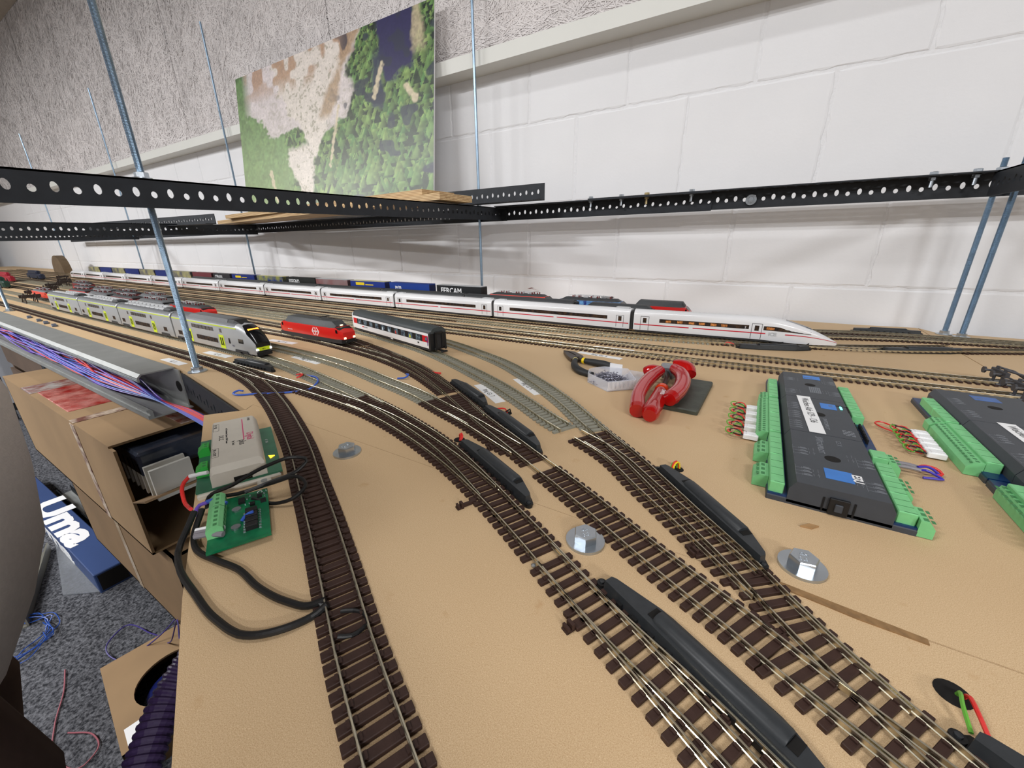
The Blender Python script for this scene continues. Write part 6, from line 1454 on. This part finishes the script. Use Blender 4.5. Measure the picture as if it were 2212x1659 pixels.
obj('printed_tape', MB().box(.16, .185, -b, -.055, h+.004, h+.0048).box(.16, .185, -b-.0008, -b, .0, h), mat('printed_tape_paper', (206, 190, 170), .4, noise=.9, nscale=60, col2=(110, 70, 60)), o)
obj('end_flap', MB().loft([[(a, y, .11), (a+.004, y, .11), (a+.074, y, .135), (a+.070, y, .137)] for y in (-b, b*.6)]), M_card2, o)
ti = obj('inner_tray', MB().box(-.05, a+.02, -b+.02, b-.04, h-.050, h-.010, ch=.004), mat('dark_blue_film', (30, 40, 58), .2, noise=.5, nscale=14, col2=(70, 74, 84), coat=.8), o)
cb = MB()
for k in range(7): cb.box(.30+.022*k, .306+.022*k, -b+.02, -b+.075, h-.085, h-.030)
obj('comb_insert', cb, mat('pale_plastic_comb', (196, 194, 186), .5), o)
o, a, b, h = carton(-1.42, -.80, .165, .60, -.560, -.332, 'middle cardboard carton of the stack under the board', m=M_card2)
obj('lid', MB().box(-a, a, -b, b, h-.004, h), M_card2, o); obj('tape', MB().box(-.012, .012, -b-.001, -b, 0, h), M_tape, o)
o, a, b, h = carton(-1.75, -1.00, .262, .70, ZF, -.562, 'lowest cardboard carton of the stack standing on the carpet', m=M_card)
obj('lid', MB().box(-a, a, -b, b, h-.004, h), M_card, o); obj('tape', MB().box(-.012, .012, -b-.001, -b, 0, h), M_tape, o)
# long blue box with white letters, brush strip, duct pieces on the carpet
bd = Vector((-1.43, .206, 0))-Vector((-2.37, .190, 0)); ba = math.atan2(bd.y, bd.x)
o = empty('long_box', (-2.37, .150, ZF), ba); tag(o, 'long dark blue carton with big white letters lying on the carpet', 'box')
M_bb = mat('dark_blue_carton', (44, 66, 112), .5, noise=.1, nscale=8)
obj('carton', MB().box(0, .95, -.035, .035, 0, .062, ch=.002), M_bb, o)
obj('end_opening', MB().box(.949, .951, -.029, .029, .006, .056), M_hole, o); obj('end_cap', MB().box(-.012, 0, -.03, .03, .004, .058), M_alu, o)
text('lettering', 'Uma', .105, frame_m((.34, -.030, .0625), (1, 0, 0), (0, .5, 0)), M_wht, o, ext=.0003, bold=.005, sx=2.0)
text('lettering', 'Uma', .068, frame_m((.34, -.0356, .006), (1, 0, 0), (0, 0, 1)), M_wht, o, ext=.0003, bold=.003, sx=3.1)
o = empty('ribbed_strip', (-1.72, .232, ZF), ba); tag(o, 'long grey ribbed cable trunking lying beside the blue carton', 'trunking')
obj('channel', MB().box(-.45, .62, -.020, .020, 0, .010), M_alu, o); rbm = MB()
for k in range(88): rbm.box(-.44+.012*k, -.434+.012*k, -.020, -.017, .010, .038).box(-.44+.012*k, -.434+.012*k, .017, .020, .010, .038)
q = obj('rib', rbm, M_angle, o); q['kind'] = 'stuff'
o = empty('clear_profile', (-1.62, .035, ZF), -.30); tag(o, 'translucent grey channel profile lying on the carpet by the blue wire coil', 'profile')
obj('channel', MB().box(-.18, .18, -.022, -.018, 0, .03).box(-.18, .18, .018, .022, 0, .03).box(-.18, .18, -.022, .022, 0, .003), mat('translucent_grey', (128, 126, 116), .3, trans=.3), o)
o = empty('clear_bag', (-1.62, .105, ZF)); tag(o, 'flat clear plastic sleeve on the carpet below the blue carton', 'bag')
obj('sleeve', MB().prism([(-.20, .02), (.12, -.03), (.20, .03), (-.10, .07)], .001, .004), mat('clear_film', (200, 204, 210), .15, trans=.8, ior=1.1), o)
# coil of thin blue wire, violet loop
def coil(name, label, cx, cy, z, R, m, n, rad, seed, sq=1.0):
    q = random.Random(seed); o = empty(name, (cx, cy, z)); tag(o, label, 'wire')
    for k in range(n):
        ph = q.uniform(0, 6); pts = [(R*(1+.25*q.uniform(-1, 1))*math.cos(ph+t*.5)+q.uniform(-.01, .01), sq*R*(1+.25*q.uniform(-1, 1))*math.sin(ph+t*.5), .004+.012*q.random()) for t in range(13)]
        obj('strand', wire(MB(), pts, rad, 5, .01), m, o)
    return o
coil('wire_coil', 'tangled coil of thin blue wire on the carpet at the left', -1.40, -.04, ZF, .075, mat('deep_blue_wire', (34, 72, 150), .4), 6, .0012, 4)
M_vio = mat('dark_violet_wire', (60, 50, 120), .4)
tag(obj('violet_wire', wire(MB(), [(-.88, .150, -.560), (-.90, .160, -.540), (-.96, .150, -.62), (-1.12, .150, -.700), (-1.22, .120, -.712), (-1.20, .090, -.712), (-1.10, .085, -.700), (-1.04, .110, -.660), (-1.0, .150, -.62), (-.98, .19, -.58)], .0014, 6, .008), M_vio), 'thin violet wire looping out of the spool carton', 'wire')
tag(obj('pink_wire', wire(MB(), [(-1.02, -.02, -.717), (-.97, .005, -.716), (-.93, .000, -.716), (-.92, -.02, -.717), (-.98, -.045, -.717), (-1.06, -.03, -.717), (-1.14, .00, -.717), (-1.20, .015, -.716)], .0014, 6, .008), mat('pale_red_wire', (150, 86, 96), .4)), 'thin pinkish wire loop on the carpet at the bottom left', 'wire')
# spool carton with the round hole
c1, c2_, c3 = Vector((-1.115, .040, 0)), Vector((-.905, .030, 0)), Vector((-.800, .180, 0))
ex = (c2_-c1).normalized(); o = empty('spool_box', (-1.045, .052, ZF), math.radians(-8)); tag(o, 'open cardboard spool box with a round cut-out holding a blue wire reel', 'cardboard box')
LB, WB, HB = .24, .17, .075
n = 32; hx, hy, hr = .135, .095, .062
top = MB(); ring = [(hx+hr*math.cos(2*PI*i/n), hy+hr*math.sin(2*PI*i/n)) for i in range(n)]
def rect_pt(a):
    c, s = math.cos(a), math.sin(a); kx = ((LB-hx) if c > 0 else hx)/max(abs(c), 1e-9); ky = ((WB-hy) if s > 0 else hy)/max(abs(s), 1e-9); q = min(kx, ky); return (hx+q*c, hy+q*s)
angs = sorted([2*PI*i/n for i in range(n)]+[math.atan2(y-hy, x-hx) % (2*PI) for x in (0, LB) for y in (0, WB)])
N = len(angs); vs = [(hx+hr*math.cos(a), hy+hr*math.sin(a), HB) for a in angs]+[(*rect_pt(a), HB) for a in angs]+[(hx+hr*math.cos(a), hy+hr*math.sin(a), HB-.004) for a in angs]+[(*rect_pt(a), HB-.004) for a in angs]
fs = []
for i in range(N):
    j = (i+1) % N; fs += [(i, j, N+j, N+i), (2*N+j, 2*N+i, 3*N+i, 3*N+j), (j, i, 2*N+i, 2*N+j)]
obj('top_panel', MB().add(vs, fs), M_card, o)
obj('walls', MB().box(0, LB, 0, .004, 0, HB-.004).box(0, LB, WB-.004, WB, 0, HB-.004).box(0, .004, 0, WB, 0, HB-.004).box(LB-.004, LB, 0, WB, 0, HB-.004), M_card2, o)
obj('wire_reel', MB().cyl(hx, hy, .005, .050, .026, 24).cyl(hx, hy, .004, .008, .058, 28), M_black, o, smooth=True)
obj('blue_winding', MB().cyl(hx, hy, .010, .046, .050, 28), mat('navy_winding', (24, 36, 110), .4, noise=.3, nscale=200), o, smooth=True)
obj('tongue_flap', MB().loft([[(x, WB+d, HB+k) for x in (.06+e, .22-e)]+[(x, WB+d, HB+k-.003) for x in (.22-e, .06+e)] for d, k, e in ((-.01, 0, 0), (.03, .02, .0), (.060, .038, .012), (.078, .048, .035))]), M_card, o)
obj('bar_code_label', MB().box(.19, .235, .010, .060, HB, HB+.0006), M_paper, o); obj('yellow_mark', MB().box(.215, .232, .045, .058, HB+.0006, HB+.0010), M_yel, o)
# violet corrugated hose
pts = spline([(-.520, .135, -.270), (-.520, .100, -.290), (-.505, .060, -.310), (-.470, .020, -.330), (-.430, -.02, -.350), (-.38, -.08, -.38), (-.33, -.16, -.44)], .0018)
hb = MB(); hb.tube([tuple(p) for p in pts], [.0185 if (i//2) % 2 else .0168 for i in range(len(pts))], 20)
tag(obj('corrugated_hose', hb, mat('dark_violet_hose', (48, 34, 66), .4)), 'dark violet corrugated hose hanging below the board edge', 'hose')
# storage cabinet far behind the cartons under the layout
o = empty('storage_cabinet', (-4.25, .35, ZF)); tag(o, 'pale grey low cabinet standing on the carpet at the far left', 'cabinet')
obj('body', MB().box(-.60, .60, -.05, .40, .05, .56, ch=.004), mat('pale_grey_laminate', (176, 178, 184), .5), o); obj('plinth', MB().box(-.58, .58, -.03, .38, 0, .05), M_angle, o)
for q in (-.3, .3): d = obj('door', MB().box(q-.29, q+.29, -.056, -.05, .07, .54, ch=.002), mat('pale_grey_laminate', (176, 178, 184), .5), o); obj('door_handle', MB().box(q-.04, q+.04, -.064, -.056, .46, .47), M_alu, d)
o = empty('wooden_crate', (-2.55, .52, ZF)); tag(o, 'dark brown slatted crate in the shade behind the cartons', 'crate')
for k in range(4): obj('slat', MB().box(-.40, .40, -.21, -.20, .02+.13*k, .12+.13*k), mat('dark_brown_wood', (84, 66, 52), .8, noise=.3, nscale=8), o)
obj('frame', MB().box(-.40, -.37, -.20, .20, 0, .55).box(.37, .40, -.20, .20, 0, .55).box(-.40, .40, .18, .20, 0, .55), mat('dark_brown_wood', (84, 66, 52), .8), o)
# layout frame legs under the board
for i, x in enumerate((-.30, .75, -2.05, -3.45, -5.1)):
    for j, y in enumerate((.30, 1.06)):
        if i == 1 and j == 0: y = .1
        o = empty('support_leg', (x, y, ZF)); tag(o, 'dark steel leg under the board, '+['near', 'right end', 'second bay', 'third bay', 'far left'][i]+(' front' if j == 0 else ' rear'), 'leg')
        obj('upright', MB().box(-.017, .017, -.017, -.014, 0, -TB*0-ZF+TB-.001).box(-.017, -.014, -.017, .017, 0, -ZF+TB-.001), M_angle, o)

# ------------------------------------------------------------------ the person beside the camera
def skin(name, verts, edges, rads, m, parent=None, sub=2, root=0):
    me = bpy.data.meshes.new(name); me.from_pydata(verts, edges, []); o = bpy.data.objects.new(name, me); COL.objects.link(o)
    bm = bmesh.new(); bm.from_mesh(me); ly = bm.verts.layers.skin.verify(); bm.verts.ensure_lookup_table()
    for i, r in enumerate(rads): bm.verts[i][ly].radius = r if isinstance(r, tuple) else (r, r)
    bm.verts[root][ly].use_root = True; bm.to_mesh(me); bm.free()
    o.modifiers.new('s', 'SKIN')
    sb = o.modifiers.new('u', 'SUBSURF'); sb.levels = sub; sb.render_levels = sub
    dg = bpy.context.evaluated_depsgraph_get(); dg.update(); m2 = bpy.data.meshes.new_from_object(o.evaluated_get(dg)); bpy.data.objects.remove(o)
    m2.materials.clear(); m2.materials.append(m); m2.polygons.foreach_set('use_smooth', [True]*len(m2.polygons))
    return link(name, m2, parent)
M_skin = mat('skin', (206, 160, 134), .5); M_jk = mat('taupe_fleece', (206, 197, 188), .9, noise=.06, nscale=200, bump=.2, bscale=500); M_tr = mat('dark_brown_trousers', (86, 68, 60), .85, noise=.1, nscale=100)
per = empty('person', (-.66, -.150, ZF)); tag(per, 'person in taupe jacket and dark brown trousers standing at the left edge beside the board', 'person')
Z = lambda z: z-ZF
V = [(0, 0, Z(.16)), (0, .0, Z(.30)), (0, .0, Z(.48)), (0, .0, Z(.62)), (0, .01, Z(.72)), (.01, .03, Z(.82)), (.015, .05, Z(.90)),
     (-.17, 0, Z(.60)), (-.25, .02, Z(.34)), (-.17, .06, Z(.12)), (-.16, .10, Z(.02)),
     (.17, -.03, Z(.60)), (.25, -.05, Z(.36)), (.42, -.04, Z(.30)), (.50, -.01, Z(.28)),
     (-.09, 0, Z(.10)), (-.09, .01, Z(-.25)), (-.09, -.02, Z(-.62)), (-.09, .10, Z(-.68)), (.09, 0, Z(.10)), (.09, .02, Z(-.25)), (.09, -.01, Z(-.62)), (.09, .11, Z(-.68))]
E2 = [(0, 1), (1, 2), (2, 3), (3, 4), (4, 5), (5, 6), (3, 7), (7, 8), (8, 9), (9, 10), (3, 11), (11, 12), (12, 13), (13, 14), (0, 15), (15, 16), (16, 17), (17, 18), (0, 19), (19, 20), (20, 21), (21, 22)]
R2 = [(.15, .12), (.14, .11), (.16, .115), (.12, .09), .055, (.075, .09), (.070, .085), .06, .045, .035, .028, .06, .045, .033, .028, .085, .06, .045, .035, .085, .06, .045, .035]
skin('body', V, E2, R2, M_skin, per)
# jacket: a hull round the torso, wide at the belly, narrowing to the hem; trousers below
def rings(mb, data, n=28):
    return mb.loft([[(cx+rx*math.cos(2*PI*i/n), cy+ry*math.sin(2*PI*i/n), Z(z)) for i in range(n)] for cx, cy, rx, ry, z in data])
obj('jacket', rings(MB(), [(0.04, .0, .16, .140, -.20), (0.04, .0, .175, .168, -.15), (0.04, .0, .185, .192, -.09), (0.04, .0, .190, .203, -.02), (0.04, .0, .190, .208, .05), (0.03, .0, .190, .198, .11), (0.01, .0, .185, .160, .20), (0, .0, .19, .140, .44), (0, .0, .20, .125, .56), (0, 0, .17, .10, .635), (0, .005, .075, .075, .69)]), M_jk, per, smooth=True)
skin('jacket_sleeve', [(-.16, 0, Z(.59)), (-.25, .02, Z(.34)), (-.17, .05, Z(.13))], [(0, 1), (1, 2)], [.070, .055, .042], M_jk, per)
skin('jacket_sleeve', [(.16, -.02, Z(.59)), (.25, -.05, Z(.36)), (.41, -.04, Z(.30))], [(0, 1), (1, 2)], [.075, .062, .043], M_jk, per)
for q in (-1, 1): obj('trouser_leg', rings(MB(), [(q*.095+.02, .01, .070, .075, -.655), (q*.095+.03, .01, .080, .090, -.45), (q*.09+.045, .02, .095, .112, -.30), (q*.085+.03, .0, .100, .110, -.16), (q*.08+.03, 0, .10, .11, -.05)]), M_tr, per, smooth=True)
for q in (-1, 1): obj('shoe', MB().loft([[(q*.095+.02+a*w, y, Z(ZF)+.002+h*b) for a, b in ((-1, 0), (1, 0), (.9, .7), (.4, 1), (-.4, 1), (-.9, .7))] for y, w, h in ((-.06, .034, .06), (.0, .040, .07), (.10, .045, .055), (.18, .040, .035), (.215, .02, .02))]), M_black, per, smooth=True)
obj('hair', rings(MB(), [(.012, .02, .074, .080, .88), (.012, .025, .083, .096, .93), (.014, .035, .080, .095, .98), (.015, .045, .050, .060, 1.015), (.015, .045, .01, .01, 1.022)], 20), mat('brown_hair', (72, 54, 40), .7), per, smooth=True)
for q in (-1, 1): obj('eye', MB().cyl(0, 0, 0, .004, .010, 12, M=Matrix.Translation((.015+q*.032, .139, Z(.905))) @ Matrix.Rotation(-PI/2, 4, 'X')), M_wht, per)
obj('nose', MB().loft([[(.015+a, .13, Z(.90)), (.015-a, .13, Z(.90)), (.015, .13+d, Z(z))] for a, d, z in ((.010, .010, .90), (.014, .030, .865))]), M_skin, per)
# hands: palm with five separate fingers
for hx_, hy_, hz_, s in ((.50, -.01, .28, 1), (-.16, .10, .02, -1)):
    dirx = Vector((.95, .25, 0)).normalized() if s > 0 else Vector((.1, .25, -.9)).normalized(); sd = Vector((-dirx.y, dirx.x, 0)).normalized(); p0 = Vector((hx_, hy_, Z(hz_)))
    vv = [tuple(p0), tuple(p0+dirx*.045), tuple(p0+dirx*.085)]; hand = skin('hand', vv, [(0, 1), (1, 2)], [(.028, .020), (.036, .018), (.036, .015)], M_skin, per)
    for k, L in enumerate((.066, .075, .070, .055)):
        b0 = p0+dirx*.085+sd*(.027-.018*k); pts = [tuple(b0-dirx*.01), tuple(b0+dirx*L*.45), tuple(b0+dirx*L*.8+Vector((0, 0, -.010))), tuple(b0+dirx*L+Vector((0, 0, -.022)))]
        skin('finger', pts, [(0, 1), (1, 2), (2, 3)], [.0095, .0088, .0082, .0072], M_skin, hand, 1)
    b0 = p0+dirx*.03+sd*.028; skin('thumb', [tuple(b0), tuple(b0+dirx*.03+sd*.025), tuple(b0+dirx*.055+sd*.035+Vector((0, 0, -.006)))], [(0, 1), (1, 2)], [.012, .011, .009], M_skin, hand, 1)
